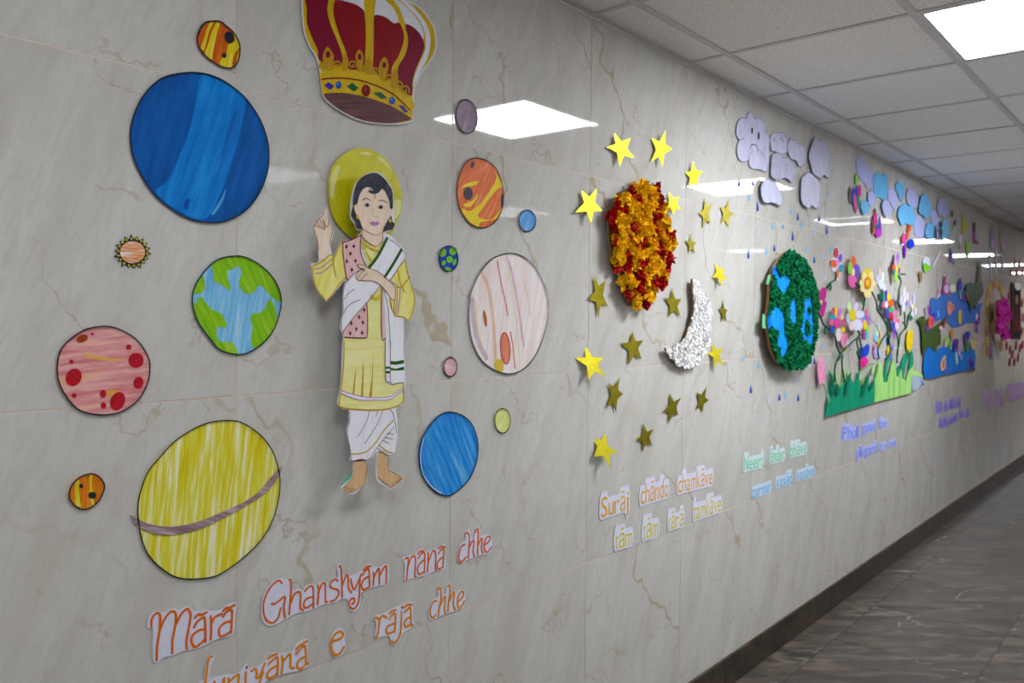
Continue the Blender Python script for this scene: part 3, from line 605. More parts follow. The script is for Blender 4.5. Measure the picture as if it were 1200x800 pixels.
for x, y in ((203, 402), (331, 420)):
    ew = pr('eye', T(F_, "%d,%d %d,%d %d,%d %d,%d" % (x-34, y, x, y-18, x+34, y+4, x, y+19)), mat((196, 190, 190)), face, 1, 4); pr('iris', T(F_, ell(x, y, 15, 18)), mat((52, 26, 34)), ew, 1, 0)
stroke('eyebrow', [T(F_, "158,354 195,338 236,360"), T(F_, "314,362 350,358 392,382")], 1.1, mat((110, 100, 110)), face, 1)
stroke('nose', T(F_, "265,430 262,475 250,500 275,515 312,505"), .6, mat((184, 150, 130)), face, 1); stroke('forehead_mark', T(F_, "275,308 276,340"), .9, mat((200, 80, 20)), face, 1)
for e in ((112, 512, 13, 20), (418, 548, 13, 20)): pr('earring', T(F_, ell(*e)), mat((206, 170, 20), .35), face, 2, 0)
# lower garment and feet
dh = pr('dhoti', T(E_, "185,130 350,130 510,110 525,290 505,440 495,455 400,405 350,460 300,485 200,490 190,420 165,290 182,210"), CLOTH, fig, 1, 2)
robe_cover = pr('robe_hem', T(D_, "230,560 240,612 450,634 620,634 745,606 800,575 820,540 700,550 450,555"), ROBE, fig, 2, 2)
stroke('gold_border', [T(E_, "192,442 250,440 310,420 370,360 440,260 500,200"), T(E_, "400,380 450,420 503,440")], 1.4, OL, dh, 1)
stroke('dhoti_folds', [T(E_, "325,135 300,220 240,320"), T(E_, "420,135 380,230 290,370"), T(E_, "500,250 400,370 330,470 295,487 200,490 190,420 165,290 182,210 185,140"), T(E_, "470,115 500,160 522,290"), T(E_, "385,135 372,170"), T(E_, "425,345 465,365"), T(E_, "440,320 490,335"), T(E_, "455,290 500,300"), T(E_, "385,400 450,450 500,452")], .8, FOLD, dh, 1)
for q, tz in (("215,490 300,488 300,640 255,685 205,715 165,718 135,690 150,670 200,615 212,560", ("150,680 160,690", "170,685 178,700", "188,688 194,705", "205,685 212,698")), ("388,425 458,452 458,545 500,575 560,610 555,630 500,675 470,675 385,610", ("485,655 500,668", "505,640 520,655", "522,632 540,645", "535,615 555,628"))):
    ft = pr('foot', T(E_, q), FOOT, fig, 1, 2); stroke('foot_line', [T(E_, q)] + [T(E_, z) for z in tz], .8, mat((160, 110, 70)), ft, 1, False, 3)
for q, f in (("118,662 200,568 205,600 160,655 125,672", .012), ("362,600 385,560 385,615 368,622", .014)):
    cut('green_tape', T(E_, q), mat((110, 206, 160)), f, .0006, fig, 0)

# ------------------------------------------------------------------ word cards, traced strokes
T1, T2, T3, T4, T5 = (165, 690, 7.271), (295, 650, 7.059), (460, 610, 9.231), (225, 740, 6.316), (425, 680, 9.231)
PAPER = mat((214, 216, 236), .6)
OR1 = pencil([(198, 84, 2), (212, 102, 6)], 80, 160, 20); OR2 = pencil([(204, 114, 2), (216, 132, 8)], 80, 160, 20)
def word(crop, card, letters, ink, w, label):
    o = cut('word_card', T(crop, card), PAPER, .0012, .0008, None, 3); tag(o, label, 'word card', 'cut-out words of the song')
    for l in letters: stroke('letter', [T(crop, q) for q in l.split(';')], w*1.28, ink, o, 1, False, 4)
word(T1, "55,300 75,230 100,200 150,185 200,200 270,165 330,175 390,145 440,165 470,190 560,180 640,185 690,170 730,135 800,112 820,125 805,200 795,360 770,400 690,420 640,430 560,470 490,505 420,520 350,530 280,565 200,580 150,625 115,620 100,560 105,345 75,335 55,320",
     ["90,315 92,260 120,215 150,205 165,240 160,350 140,480 135,605;165,340 200,260 240,205 280,190 300,230 290,330 270,430 268,545;300,300 340,220 385,172 410,180 425,230 405,350 388,450 392,510",
      "455,325 480,280 530,245 548,270 550,450;545,345 500,350 450,385 430,430 445,480 475,490 545,430;460,245 490,215 520,220 560,198", "597,230 600,330 595,430;605,290 630,240 690,210",
      "700,235 730,195 765,180 778,200 768,370;770,275 720,285 680,320 665,360 685,405 768,360;703,185 725,160 755,160 800,135"], OR1, 2.4, 'orange word card reading Mārā under the ringed planet')
word(T2, "80,420 95,340 140,260 190,210 240,195 290,205 310,185 335,190 340,290 390,280 420,300 440,260 490,240 530,250 590,215 640,225 690,185 715,175 705,100 730,75 755,90 760,165 820,170 880,150 920,110 980,75 1010,100 1060,100 1110,75 1135,100 1125,235 1060,255 1010,265 930,300 900,320 905,350 890,430 840,470 800,450 795,370 740,365 700,390 640,405 590,410 530,440 450,470 360,485 300,520 260,540 210,570 150,588 100,560 80,500",
     ["250,235 225,212 170,250 115,340 95,440 115,530 165,562 215,525 240,440;165,405 200,400 275,345 265,430 275,520", "310,205 325,210 325,300 310,490;315,420 350,330 390,305 405,340 400,430 425,460",
      "440,300 470,265 500,260 510,300 510,435;505,345 450,365 430,410 450,438 510,400", "545,250 555,300 545,410;550,320 580,240 605,235 610,290 610,385 625,385", "710,215 690,200 650,235 655,270 710,290 720,320 690,370 650,385",
      "725,100 738,95 745,200 748,350;750,250 780,170 797,190 800,270 825,310", "820,200 830,250 850,285 890,200 905,160;895,200 890,320 880,400 840,448 808,420 815,370 845,360 850,390 830,405",
      "920,165 945,125 970,125 975,260;970,180 930,200 908,250 925,288 970,265;925,125 945,103 985,92", "1005,145 1010,180 1005,250;1010,190 1045,115 1055,140 1055,238;1060,170 1100,95 1115,110 1112,230"], OR1, 2.0, 'longest orange word card, its y ending in a curl')
word(T3, "110,420 130,390 200,370 240,375 270,330 330,300 370,330 440,310 480,300 540,260 580,265 570,380 570,510 530,530 470,545 420,560 370,590 300,605 240,625 190,630 150,655 125,640 135,480",
     ["135,410 165,400 170,450 150,640;160,520 200,400 235,385 250,430 240,590 255,605", "280,405 310,355 345,350 350,400 345,565;345,420 290,470 270,530 290,580 345,545;275,355 300,330 340,325", "385,345 385,440 375,560;385,450 430,335 460,335 468,400 462,520 475,530",
      "495,355 530,310 555,320 545,500;548,390 500,430 482,480 500,522 548,495;495,305 520,280 570,285"], OR1, 1.8, 'orange word card reading nānā')
word(T3, "705,420 715,320 750,240 785,220 800,180 780,140 800,105 835,110 850,180 880,200 890,140 900,80 930,70 945,100 950,170 1000,150 1050,150 1070,200 1080,280 1060,340 1010,365 950,370 880,400 810,425 760,460 720,450",
     ["780,258 750,275 722,350 722,420 750,445 795,390", "790,145 805,125 830,160 830,260 820,405;825,310 860,225 880,230 872,330 885,385", "895,130 915,88 928,110 925,220 920,365;925,270 955,195 970,210 962,300 975,350",
      "1000,260 1045,220 1055,180 1030,170 1000,220 990,290 1020,342 1070,285"], OR1, 1.8, 'orange word card reading chhe at the end of the nānā line')
word(T4, "60,370 90,355 95,270 120,190 150,165 170,185 145,240 135,340 200,330 260,315 330,310 380,260 405,235 430,270 510,240 555,200 600,155 660,160 740,145 770,90 830,55 860,60 855,130 855,220 870,240 840,270 780,290 730,300 660,320 600,345 540,375 500,440 440,480 300,440 200,470 90,470 50,430",
     ["150,182 125,200 110,280 100,400 110,440;100,380 60,400 60,440 100,430", "165,370 175,430 215,420 240,335 230,440", "270,345 275,440;275,370 335,318 345,340 335,430", "400,300 395,370 400,420;405,260 404,268", "440,290 470,275 480,310 475,340 500,330 540,232;525,300 490,400 460,440",
      "565,240 610,200 635,200 632,320;630,250 580,280 555,320 575,345 630,310;565,200 590,178 630,165", "665,180 672,230 662,310;668,230 720,165 730,190 728,260 755,270", "770,165 820,110 840,120 845,230 860,235;840,180 790,215 778,260 800,275 845,240;770,130 800,100 850,70"], OR2, 2.4, 'amber word card reading duniyānā')
word(T4, "1020,90 1030,30 1060,-15 1110,-25 1130,10 1130,60 1140,110 1120,160 1075,190 1035,165", ["1045,70 1100,50 1118,15 1090,0 1050,30 1030,100 1050,165 1090,165 1125,112"], OR2, 2.6, 'amber word card with the single letter e')
word(T5, "125,400 150,375 230,355 290,320 350,290 420,260 480,245 535,230 545,290 545,430 565,470 530,510 470,545 425,580 400,650 350,695 300,675 300,615 230,600 150,630 130,600 150,480",
     ["145,400 175,420 180,480 155,610 140,610;175,470 200,390 235,385 262,405", "290,415 320,370 350,360 355,420 345,555;350,460 280,490 255,530 275,575 345,545;290,355 310,335 355,318", "420,340 418,440 410,560 380,640 340,672 310,655;425,284 428,292",
      "455,345 500,300 520,310 525,470 545,480;525,390 470,420 450,460 465,500 525,470;450,290 480,265 535,260"], OR2, 2.2, 'amber word card reading rājā')
word(T5, "710,390 720,300 760,210 800,190 820,160 805,100 830,65 860,80 880,150 905,130 905,60 940,30 960,60 960,130 1030,120 1080,100 1110,130 1110,230 1090,290 1040,320 960,345 900,365 830,390 780,415 740,428",
     ["800,225 770,225 735,300 735,380 765,400 785,375", "815,95 840,82 850,180 830,280 820,380;840,270 880,180 895,190 885,300 895,355", "920,65 940,50 945,130 930,240 922,335;940,220 975,140 992,150 980,260 1000,315", "1035,230 1080,180 1090,130 1060,125 1030,190 1030,270 1055,300 1100,225"], OR2, 2.0, 'amber word card reading chhe at the end of the rājā line')
# ------------------------------------------------------------------ smaller word cards, letters from the built-in face
GL = {}
def glyph(ch):
    if ch not in GL:
        cu = bpy.data.curves.new('letter', 'FONT'); cu.body = ch; cu.size = 1; cu.resolution_u = 3; cu.offset = .0
        ob = bpy.data.objects.new('letter_source', cu); COL.objects.link(ob)
        bpy.context.view_layer.update()
        me = ob.evaluated_get(bpy.context.evaluated_depsgraph_get()).to_mesh()
        V = [v.co.copy() for v in me.vertices]; P = [list(p.vertices) for p in me.polygons]
        bpy.data.objects.remove(ob); GL[ch] = (V, P)
    return GL[ch]
def small_word(crop, text, bl, br, asc, ink, label, paper=PAPER):
    (x0, y0), (x1, y1) = T(crop, [bl, br]); a = WP(x0, y0, .002); b = WP(x1, y1, .002)
    up_ = WP(x0, y0-asc/crop[2], .002).z-a.z; wd = [1.25 if c in 'mwSPDN' else (.6 if c in 'ijtlI' else 1.0) for c in text]; tot = sum(wd); L = b.x-a.x; sl = (b.z-a.z)/L
    top = lambda c: 1.0 if c in 'bdhkltfSNPDVMāj' else .74
    bot = lambda c: -.26 if c in 'gjpqy' else 0
    xs = [0]
    for w_ in wd: xs.append(xs[-1]+w_/tot*L)
    pad = up_*.09; up_pts, lo_pts = [], []
    for i, c in enumerate(text):
        for x in (xs[i]+.1*(xs[i+1]-xs[i]), xs[i+1]-.1*(xs[i+1]-xs[i])):
            up_pts.append((a.x+x, a.z+x*sl+up_*top(c)+pad)); lo_pts.append((a.x+x, a.z+x*sl+up_*bot(c)-pad))
    P3 = [(a.x-pad, a.z+up_*.3)]+up_pts+[(b.x+pad, b.z+up_*.35)]+lo_pts[::-1]
    P3 = smooth(P3, True, 3)
    o = cutP('word_card', P3, paper, .002, .0008); tag(o, label, 'word card', 'cut-out words of the song')
    for i, c in enumerate(text):
        V, P = glyph(c)
        if not P: continue
        lx, hx = min(v.x for v in V), max(v.x for v in V)
        cw = (xs[i+1]-xs[i])*.84; s = cw/(hx-lx); zs = up_/.78
        bm = bmesh.new(); vs = [bm.verts.new(((v.x-lx)*s, 0, v.y*zs+(v.x-lx)*s*sl)) for v in V]
        for p in P:
            try:
                f = bm.faces.new([vs[q] for q in p]); f.normal_update()
                if f.normal.y > 0: f.normal_flip()
            except ValueError: pass
        xx = xs[i]+.08*(xs[i+1]-xs[i])
        link('letter', finish(bm, 'letter'), ink, (a.x+xx, -.0025, a.z+xx*sl), o)
Y1, Y2, MINT, SKY, PERI, VIO, PNK = (mat(c) for c in ((224, 166, 24), (212, 196, 40), (104, 204, 160), (84, 178, 222), (104, 128, 232), (112, 92, 200), (190, 130, 196)))
U_ = (690, 545, 7.5)
for t, bl, br, h, k, lb in (('Surāj', (100, 465), (352, 385), 200, Y1, 'yellow word card reading Surāj'), ('chāndo', (450, 345), (700, 272), 195, Y1, 'yellow word card reading chāndo'), ('chamkāve', (778, 245), (1088, 165), 180, Y1, 'yellow word card reading chamkāve'),
                        ('tām', (228, 742), (385, 695), 190, Y2, 'lemon word card reading tām directly below Surāj'), ('tām', (472, 655), (612, 612), 195, Y2, 'lemon word card reading tām next to the card reading tārā'), ('tārā', (695, 570), (832, 525), 165, Y2, 'lemon word card reading tārā'), ('tamkāve', (918, 482), (1165, 402), 180, Y2, 'lemon word card reading tamkāve')):
    small_word(U_, t, bl, br, h, k, lb)
V_ = (860, 505, 9.41); PM = mat((206, 222, 226)); PB = mat((200, 216, 236))
for t, bl, br, h, k, lb in (('Neert', (105, 440), (325, 390), 180, MINT, 'mint word card with a tall crossed last letter'), ('ānder', (395, 355), (560, 315), 170, MINT, 'mint word card in the middle of its line'), ('bhāve', (615, 285), (800, 242), 160, MINT, 'mint word card at the end of its line'),
                        ('zarmar', (200, 740), (410, 662), 150, SKY, 'sky blue word card beginning with z'), ('vasād', (465, 628), (640, 578), 150, SKY, 'sky blue word card in the middle of its line'), ('vasāve', (690, 550), (885, 492), 145, SKY, 'sky blue word card at the end of its line')):
    small_word(V_, t, bl, br, h, k, lb, PM if k is MINT else PB)
X_ = (980, 480, 11.43); PP = mat((176, 184, 238)); PV = mat((150, 142, 206)); PK = mat((186, 160, 206))
for t, bl, br, h, k, lb in (('Phul', (75, 400), (295, 372), 190, PERI, 'periwinkle word card starting the line under the grass'), ('gamad', (345, 315), (525, 270), 150, PERI, 'periwinkle word card in the middle of the line under the grass'), ('be', (570, 245), (685, 222), 130, PERI, 'short periwinkle word card ending the line under the grass'),
                        ('plugand', (265, 645), (545, 560), 150, PERI, 'long periwinkle word card in the lower line under the grass'), ('ry', (590, 535), (675, 510), 110, PERI, 'little periwinkle word card with a tail'), ('ve', (705, 505), (800, 475), 115, PERI, 'little periwinkle word card without a tail')):
    small_word(X_, t, bl, br, h, k, lb, PP)
Y_ = (1085, 440, 10.43)
for t, bl, br, h in (('Vā', (115, 455), (195, 440), 120), ('e', (215, 435), (270, 415), 130), ('lā', (290, 405), (360, 390), 110), ('d', (375, 385), (425, 370), 110), ('kh', (160, 640), (270, 610), 110), ('ush', (280, 600), (380, 555), 100), ('bo', (400, 525), (465, 500), 100), ('dh', (485, 515), (530, 490), 90)):
    small_word(Y_, t, bl, br, h, VIO, 'small violet word card under the blue pond', PV)
for t, bl, br, h in (('De', (700, 310), (785, 280), 110), ('di', (830, 265), (880, 255), 100), ('t', (895, 255), (930, 240), 80), ('be', (745, 415), (800, 405), 90), ('sā', (835, 385), (905, 360), 90), ('h', (920, 375), (945, 350), 90), ('kām', (990, 225), (1090, 180), 100), ('jān', (1095, 180), (1195, 150), 90), ('ve', (1020, 320), (1060, 305), 80), ('sada', (1065, 300), (1195, 250), 90)):
    small_word(Y_, t, bl, br, h, PNK, 'small pink-lilac word card under the flame ring', PK)

# ------------------------------------------------------------------ foil stars
mt_foil, N, L, b = principled('gold_foil')
tc = N.new('ShaderNodeTexCoord'); vz = nn(N, 'ShaderNodeTexVoronoi', Scale=420.0); L.new(tc.outputs['Object'], vz.inputs['Vector'])
cr = N.new('ShaderNodeValToRGB'); L.new(vz.outputs['Color'], cr.inputs[0]); cr.color_ramp.elements[0].color = (.30, .25, .0, 1); cr.color_ramp.elements[1].color = (.56, .48, .03, 1)
L.new(cr.outputs[0], b.inputs['Base Color']); b.inputs['Metallic'].default_value = 1.0; b.inputs['Roughness'].default_value = .40
bp = N.new('ShaderNodeBump'); bp.inputs['Strength'].default_value = .25; bp.inputs['Distance'].default_value = .002; L.new(vz.outputs['Color'], bp.inputs['Height']); L.new(bp.outputs[0], b.inputs['Normal'])
S1, S2, S3 = (660, 140, 5.335), (660, 290, 5.335), (660, 420, 5.715)
STARS = [(S1, "310,80 398,118 415,247 335,297 268,172", 1), (S1, "622,70 653,190 602,297 547,262 552,115", 1), (S1, "803,258 845,328 816,432 775,420 765,328", 1), (S1, "200,430 218,575 148,655 65,580 110,440", 1),
    (S1, "658,450 705,480 708,572 668,602 622,540", 1), (S1, "885,487 932,523 922,655 872,685 847,585", 0), (S1, "1037,500 1068,590 1035,677 983,655 982,542", 0), (S1, "800,712 832,768 828,838 785,835 763,755", 0),
    (S2, "952,88 988,122 992,210 960,243 932,183", 1), (S2, "190,168 266,205 278,368 220,440 158,322", 0), (S2, "680,250 740,322 735,437 660,435 632,315", 0), (S2, "1000,320 1030,390 1024,465 988,467 972,380", 0),
    (S2, "433,522 502,575 492,700 408,733 360,597", 0), (S2, "935,582 973,625 957,745 922,752 910,655", 1), (S2, "148,598 228,688 219,815 126,830 82,685", 1), (S3, "378,125 403,237 355,362 288,330 303,163", 0),
    (S3, "715,232 793,258 773,380 706,437 668,355", 0), (S3, "960,190 977,280 933,365 888,343 893,225", 0), (S3, "535,430 608,470 598,583 532,625 488,543", 0), (S3, "200,487 290,490 320,630 260,740 190,655", 1)]
lab = iter(['bright yellow foil star above the sun, the one closer to the ceiling light reflection', 'bright yellow foil star above the sun, with a short left arm', 'bright narrow foil star overlapping the second light reflection', 'bright foil star between the fiery planet and the sun', 'bright foil star touching the edge of the sun',
    'olive foil star of the side-by-side pair, the one nearer the sun', 'olive foil star of the side-by-side pair, the one nearer the rain', 'small dull foil star below the side-by-side pair', 'bright slim foil star above the tip of the moon', 'olive foil star beside the cream planet', 'olive foil star between the sun and the moon', 'slim dull foil star beside the back of the moon',
    'olive foil star under the sun, level with the lower tip of the moon', 'bright slim foil star touching the lower back of the moon', 'bright foil star just below the cream planet', 'dark olive foil star leaning, below the cream planet level', 'dark olive foil star with a yellow tip under the moon', 'small olive foil star right under the moon', 'dark creased foil star right above the yellow words', 'bright lowest foil star above the card reading Surāj'])
for cp, q, bright in STARS:
    tips = [(w.x, w.z) for w in (WP(x, y, .006) for x, y in T(cp, q))]
    cx, cz = sum(p[0] for p in tips)/5, sum(p[1] for p in tips)/5; P3 = []
    for i in range(5):
        a, c = tips[i], tips[(i+1) % 5]; mx, mz = (a[0]+c[0])/2-cx, (a[1]+c[1])/2-cz
        P3 += [a, (cx+mx*.50, cz+mz*.50)]
    o = cutP('foil_star', P3, mt_foil, .006, .0006)
    # bright stars are bent away from the wall so that they mirror a light panel, the others hang flat
    tag(o, next(lab), 'star', 'foil stars around the sun and moon')
    if bright:
        lights = [Vector((GX0+(k+.5)*G, -GY0-1.5*G, ZC)) for k in (1, 5)]; p = Vector((cx, 0, cz)); l = min(lights, key=lambda q: (q-p).length)
        n = ((CAM-p).normalized()+(l-p).normalized()).normalized(); n = (n*.62+Vector((0, -1, 0))*.38).normalized()
        o.rotation_mode = 'QUATERNION'; o.rotation_quaternion = Vector((0, -1, 0)).rotation_difference(n); o.location.y -= .010

# ------------------------------------------------------------------ crumpled tissue
def tuft_bm(bm, c, R, dep, r2, rot=None):
    """a pinch of tissue: a ruffled two-ring fan standing off its base"""
    n = 7; ce = bm.verts.new(c+Vector((0, -dep*.15, 0))); a0 = r2.uniform(0, 6.28); A, B = [], []
    for i in range(n):
        a = a0+2*math.pi*i/n; r = R*r2.uniform(.35, .6); A.append(bm.verts.new(c+Vector((r*math.cos(a), -dep*(r2.uniform(.5, .8) if i % 2 else r2.uniform(.1, .4)), r*math.sin(a)))))
        a += r2.uniform(-.3, .3); r = R*r2.uniform(.7, 1.25); B.append(bm.verts.new(c+Vector((r*math.cos(a), -dep*r2.uniform(.2, 1.05), r*math.sin(a)))))
    for i in range(n):
        j = (i+1) % n
        bm.faces.new((ce, A[i], A[j])); bm.faces.new((A[i], B[i], B[j])); bm.faces.new((A[i], B[j], A[j]))
def tuft_me(R, dep, seed, m=4):
    bm = bmesh.new(); r2 = random.Random(seed)
    for i in range(m): tuft_bm(bm, Vector((r2.uniform(-.6, .6)*R, -r2.uniform(0, .35)*dep, r2.uniform(-.6, .6)*R)), R*r2.uniform(.5, .75), dep*r2.uniform(.5, 1.0), r2)
    return finish(bm, 'tissue_tuft')
def inside(P, x, z):
    c = False; k = len(P)
    for i in range(k):
        (x1, z1), (x2, z2) = P[i], P[i-1]
        if (z1 > z) != (z2 > z) and x < (x2-x1)*(z-z1)/(z2-z1)+x1: c = not c
    return c
def fill(P, sp, r2, jit=.45):
    out = []; x0, x1 = min(p[0] for p in P), max(p[0] for p in P); z0, z1 = min(p[1] for p in P), max(p[1] for p in P)
    z = z0; row = 0
    while z <= z1:
        x = x0+(sp/2 if row % 2 else 0)
        while x <= x1:
            q = (x+r2.uniform(-jit, jit)*sp, z+r2.uniform(-jit, jit)*sp)
            if inside(P, *q): out.append(q)
            x += sp
        z += sp*.87; row += 1
    return out
def wpoly(px, off, sm=4): return [(q.x, q.z) for q in (WP(x, y, off) for x, y in (smooth(px, True, sm) if sm else px))]
CARD = mat((150, 116, 78), .8)
# sun
SU = (700, 205, 4.85)
sunpx = T(SU, "270,48 310,60 340,110 360,150 385,230 405,290 415,350 410,420 405,490 390,560 360,620 320,690 270,735 220,742 180,725 145,650 115,560 85,470 68,370 62,270 68,205 100,150 150,100 210,62")
sun = cut('tissue_sun', sunpx, CARD, .012, .006); tag(sun, 'round sun of crumpled yellow and red tissue paper', 'tissue sun')
r2 = random.Random(11); spots = fill(wpoly(sunpx, .02), .0265, r2)
TY = pencil([(224, 158, 0), (240, 184, 4), (246, 204, 30)], 40, 60, 40, .8); TR = pencil([(140, 4, 6), (170, 12, 10), (190, 26, 16)], 40, 60, 40, .8)
ty = [tuft_me(.024, .030, 50+i) for i in range(6)]; tr = [tuft_me(.022, .026, 80+i) for i in range(6)]
for x, z in spots[:300]:
    red = noise.noise(Vector((x*23, z*19, 3.3)))+.6*noise.noise(Vector((x*34, z*30, 1.1))) > .04
    me = r2.choice(tr if red else ty); o = link('tissue_tuft', me, TR if red else TY, (x, -.016, z), sun)
    s = r2.uniform(.85, 1.25); o.scale = (s, r2.uniform(.7, 1.3), s); o.rotation_euler = (r2.uniform(-.5, .5), r2.uniform(0, 6.28), r2.uniform(-.5, .5))
# moon
MO = (770, 315, 6.4)
moonpx = T(MO, "262,78 300,95 335,140 365,200 385,260 398,330 392,430 385,510 370,590 335,660 290,705 235,728 190,725 145,700 105,655 62,597 115,590 150,572 195,545 225,490 248,420 268,340 275,270 270,180")
moon = cut('tissue_moon', moonpx, CARD, .014, .006); tag(moon, 'white crescent moon of crumpled tissue paper', 'tissue moon')
bm = bmesh.new(); c0 = Vector(moon['_w']); r2 = random.Random(21)
for x, z in fill(wpoly(moonpx, .02), .0105, r2): tuft_bm(bm, Vector((x, -.018, z))-c0, .0105*r2.uniform(.8, 1.3), .011*r2.uniform(.6, 1.2), r2)
me = finish(bm, 'tissue_curls'); tag(link('tissue_curls', me, mat((246, 246, 250), .8), c0, moon), kind='stuff')
# globe
GB = (880, 285, 5)
gpx = T(GB, "215,48 250,65 290,95 330,140 350,200 370,260 383,330 378,430 372,520 358,600 335,680 300,718 250,733 200,728 150,690 120,620 100,520 94,430 105,350 110,260 125,170 155,110 185,70")
globe = cut('tissue_globe', gpx, CARD, .030, .012); tag(globe, 'round globe of dark green tissue with blue water patches', 'tissue globe')
waters = [T(GB, q) for q in ("130,140 160,190 210,180 215,240 190,305 160,300 130,220", "95,430 110,390 150,370 180,420 190,500 205,580 195,640 170,670 135,590 140,520 100,490", "215,350 245,310 258,370 250,470 235,490 215,430", "300,320 345,325 352,430 350,580 320,590 280,540 285,440")]
holes = [T(GB, "320,375 332,372 334,405 322,410"), T(GB, "308,470 328,450 330,520 310,530")]
wp_ = [wpoly(q, .045, 3) for q in waters]; hp_ = [wpoly(q, .045, 0) for q in holes]; r2 = random.Random(31); c0 = Vector(globe['_w'])
bmg, bmb = bmesh.new(), bmesh.new()
for x, z in fill(wpoly(gpx, .044), .0125, r2):
    wet = any(inside(q, x, z) for q in wp_) and not any(inside(q, x, z) for q in hp_)
    if wet:
        h = .016*r2.uniform(.7, 1.3); y = -.046-r2.uniform(0, .006); d = r2.uniform(-.004, .004)
        q = [Vector((x-.007, y, z-h)), Vector((x+.007, y-.003*r2.random(), z-h)), Vector((x+.006+d, y-.003*r2.random(), z+h)), Vector((x-.006+d, y, z+h))]
        bmb.faces.new([bmb.verts.new(v-c0) for v in q])
    else: tuft_bm(bmg, Vector((x, -.043, z))-c0, .014*r2.uniform(.8, 1.35), .020*r2.uniform(.6, 1.3), r2)
for q in wp_:
    pass
tag(link('green_tissue', finish(bmg, 'green_tissue'), pencil([(0, 70, 40), (0, 106, 62), (10, 132, 82)], 40, 70, 50, .8), c0, globe), kind='stuff')
tag(link('blue_shreds', finish(bmb, 'blue_shreds'), pencil([(0, 116, 214), (0, 140, 236), (30, 160, 240)], 85, 160, 12, .7), c0, globe), kind='stuff')
for q in waters: pr('water', q, mat((0, 132, 230)), globe, 6, 3)
for q in ("100,185 122,180 114,245 90,240", "68,415 96,418 96,502 66,495"): cut('green_tape', T(GB, q), mat((122, 206, 146)), .036, .0008, globe, 0)

# ------------------------------------------------------------------ grey clouds and rain
def ragged(px, amp, seed, n=5):
    """scalloped, hand-cut edge"""
    P = smooth(px, True, n); r2 = random.Random(seed); k = len(P); ph = r2.uniform(0, 6); cx = sum(p[0] for p in P)/k; cy = sum(p[1] for p in P)/k; f = max(7, k//11); out = []
    for i, (x, y) in enumerate(P):
        a = amp*(abs(math.sin(ph+math.pi*f*i/k))-.5)*(1 if abs(y-cy) > .35*abs(max(p[1] for p in P)-cy) else .35); l = math.hypot(x-cx, y-cy) or 1
        out.append((x+a*.4*(x-cx)/l, y+a*2.2*(y-cy)/l))
    return out
CL = (855, 125, 6.67); LG = pencil([(166, 166, 196), (182, 182, 210), (192, 194, 218)], 100, 60, 10); LD = pencil([(140, 140, 168), (164, 164, 190), (180, 180, 206)], 60, 70, 16)
CLD = [("165,40 190,65 195,95 230,85 270,115 285,160 280,195 300,220 318,260 310,330 312,380 300,480 275,508 230,490 180,485 150,455 150,420 110,433 75,415 58,360 60,300 75,260 55,230 52,180 65,115 95,88 135,90 140,60", LG, 'grey cloud with long eyes and a sad mouth'),
       ("330,215 380,200 430,215 455,270 452,340 430,370 360,355 325,330 318,260", LG, 'small grey cloud with tiny dotted eyes'), ("455,280 475,260 480,235 500,270 520,250 535,290 575,295 600,370 595,440 545,465 520,420 475,400 455,350", LG, 'jagged-topped grey cloud next to the dotted-eyed one'),
       ("330,400 350,360 400,370 430,400 470,400 515,460 520,540 490,585 430,560 360,570 325,540 325,460", LD, 'darkest scribbled grey cloud'), ("620,390 640,300 675,238 705,270 740,265 770,330 788,440 780,550 735,540 710,558 660,530 640,470", LG, 'tall plain grey cloud close to the ceiling'),
       ("560,610 575,545 610,520 660,535 705,600 712,680 700,780 680,795 650,775 620,790 590,780 560,720", LG, 'plain grey cloud hanging low among the raindrops'), ("245,640 260,590 300,565 350,590 400,660 415,720 405,765 370,765 340,745 300,755 255,720", LG, 'grey cloud with ragged underside below the scribbled one')]
for i, (q, mt, lb) in enumerate(CLD):
    cp_ = ragged(T(CL, q), .35 if i == 0 else .9, i); o = cut('paper_cloud', cp_, mt, .004+.002*i, .0012, None, 0); tag(o, lb, 'paper cloud', 'grey rain clouds')
    stroke('outline', inset(cp_, .3), .7, mat((120, 120, 146)), o, 1, True, 0)
    if i == 0:
        for e in ((176, 187, 8, 26), (227, 228, 7, 32)): pr('eye', T(CL, ell(*e)), INK, o, 2, 0)
        stroke('mouth', T(CL, "160,335 168,305 190,295 212,310 218,355"), 1.0, INK, o, 2); stroke('curl_lines', [T(CL, "75,260 110,240 150,160 140,95"), T(CL, "75,260 110,255 125,270"), T(CL, "150,420 160,370 185,345"), T(CL, "285,195 265,200"), T(CL, "218,330 260,370 285,420")], .6, mat((120, 120, 146)), o, 2)
    if i == 1: 
        for e in ((345, 258), (358, 266), (405, 252), (420, 266), (352, 245), (412, 242)): pr('eye', T(CL, ell(*e, 4, 5)), mat((84, 84, 104)), o, 2, 0)
Ra, Rb = (860, 220, 10), (860, 400, 10)
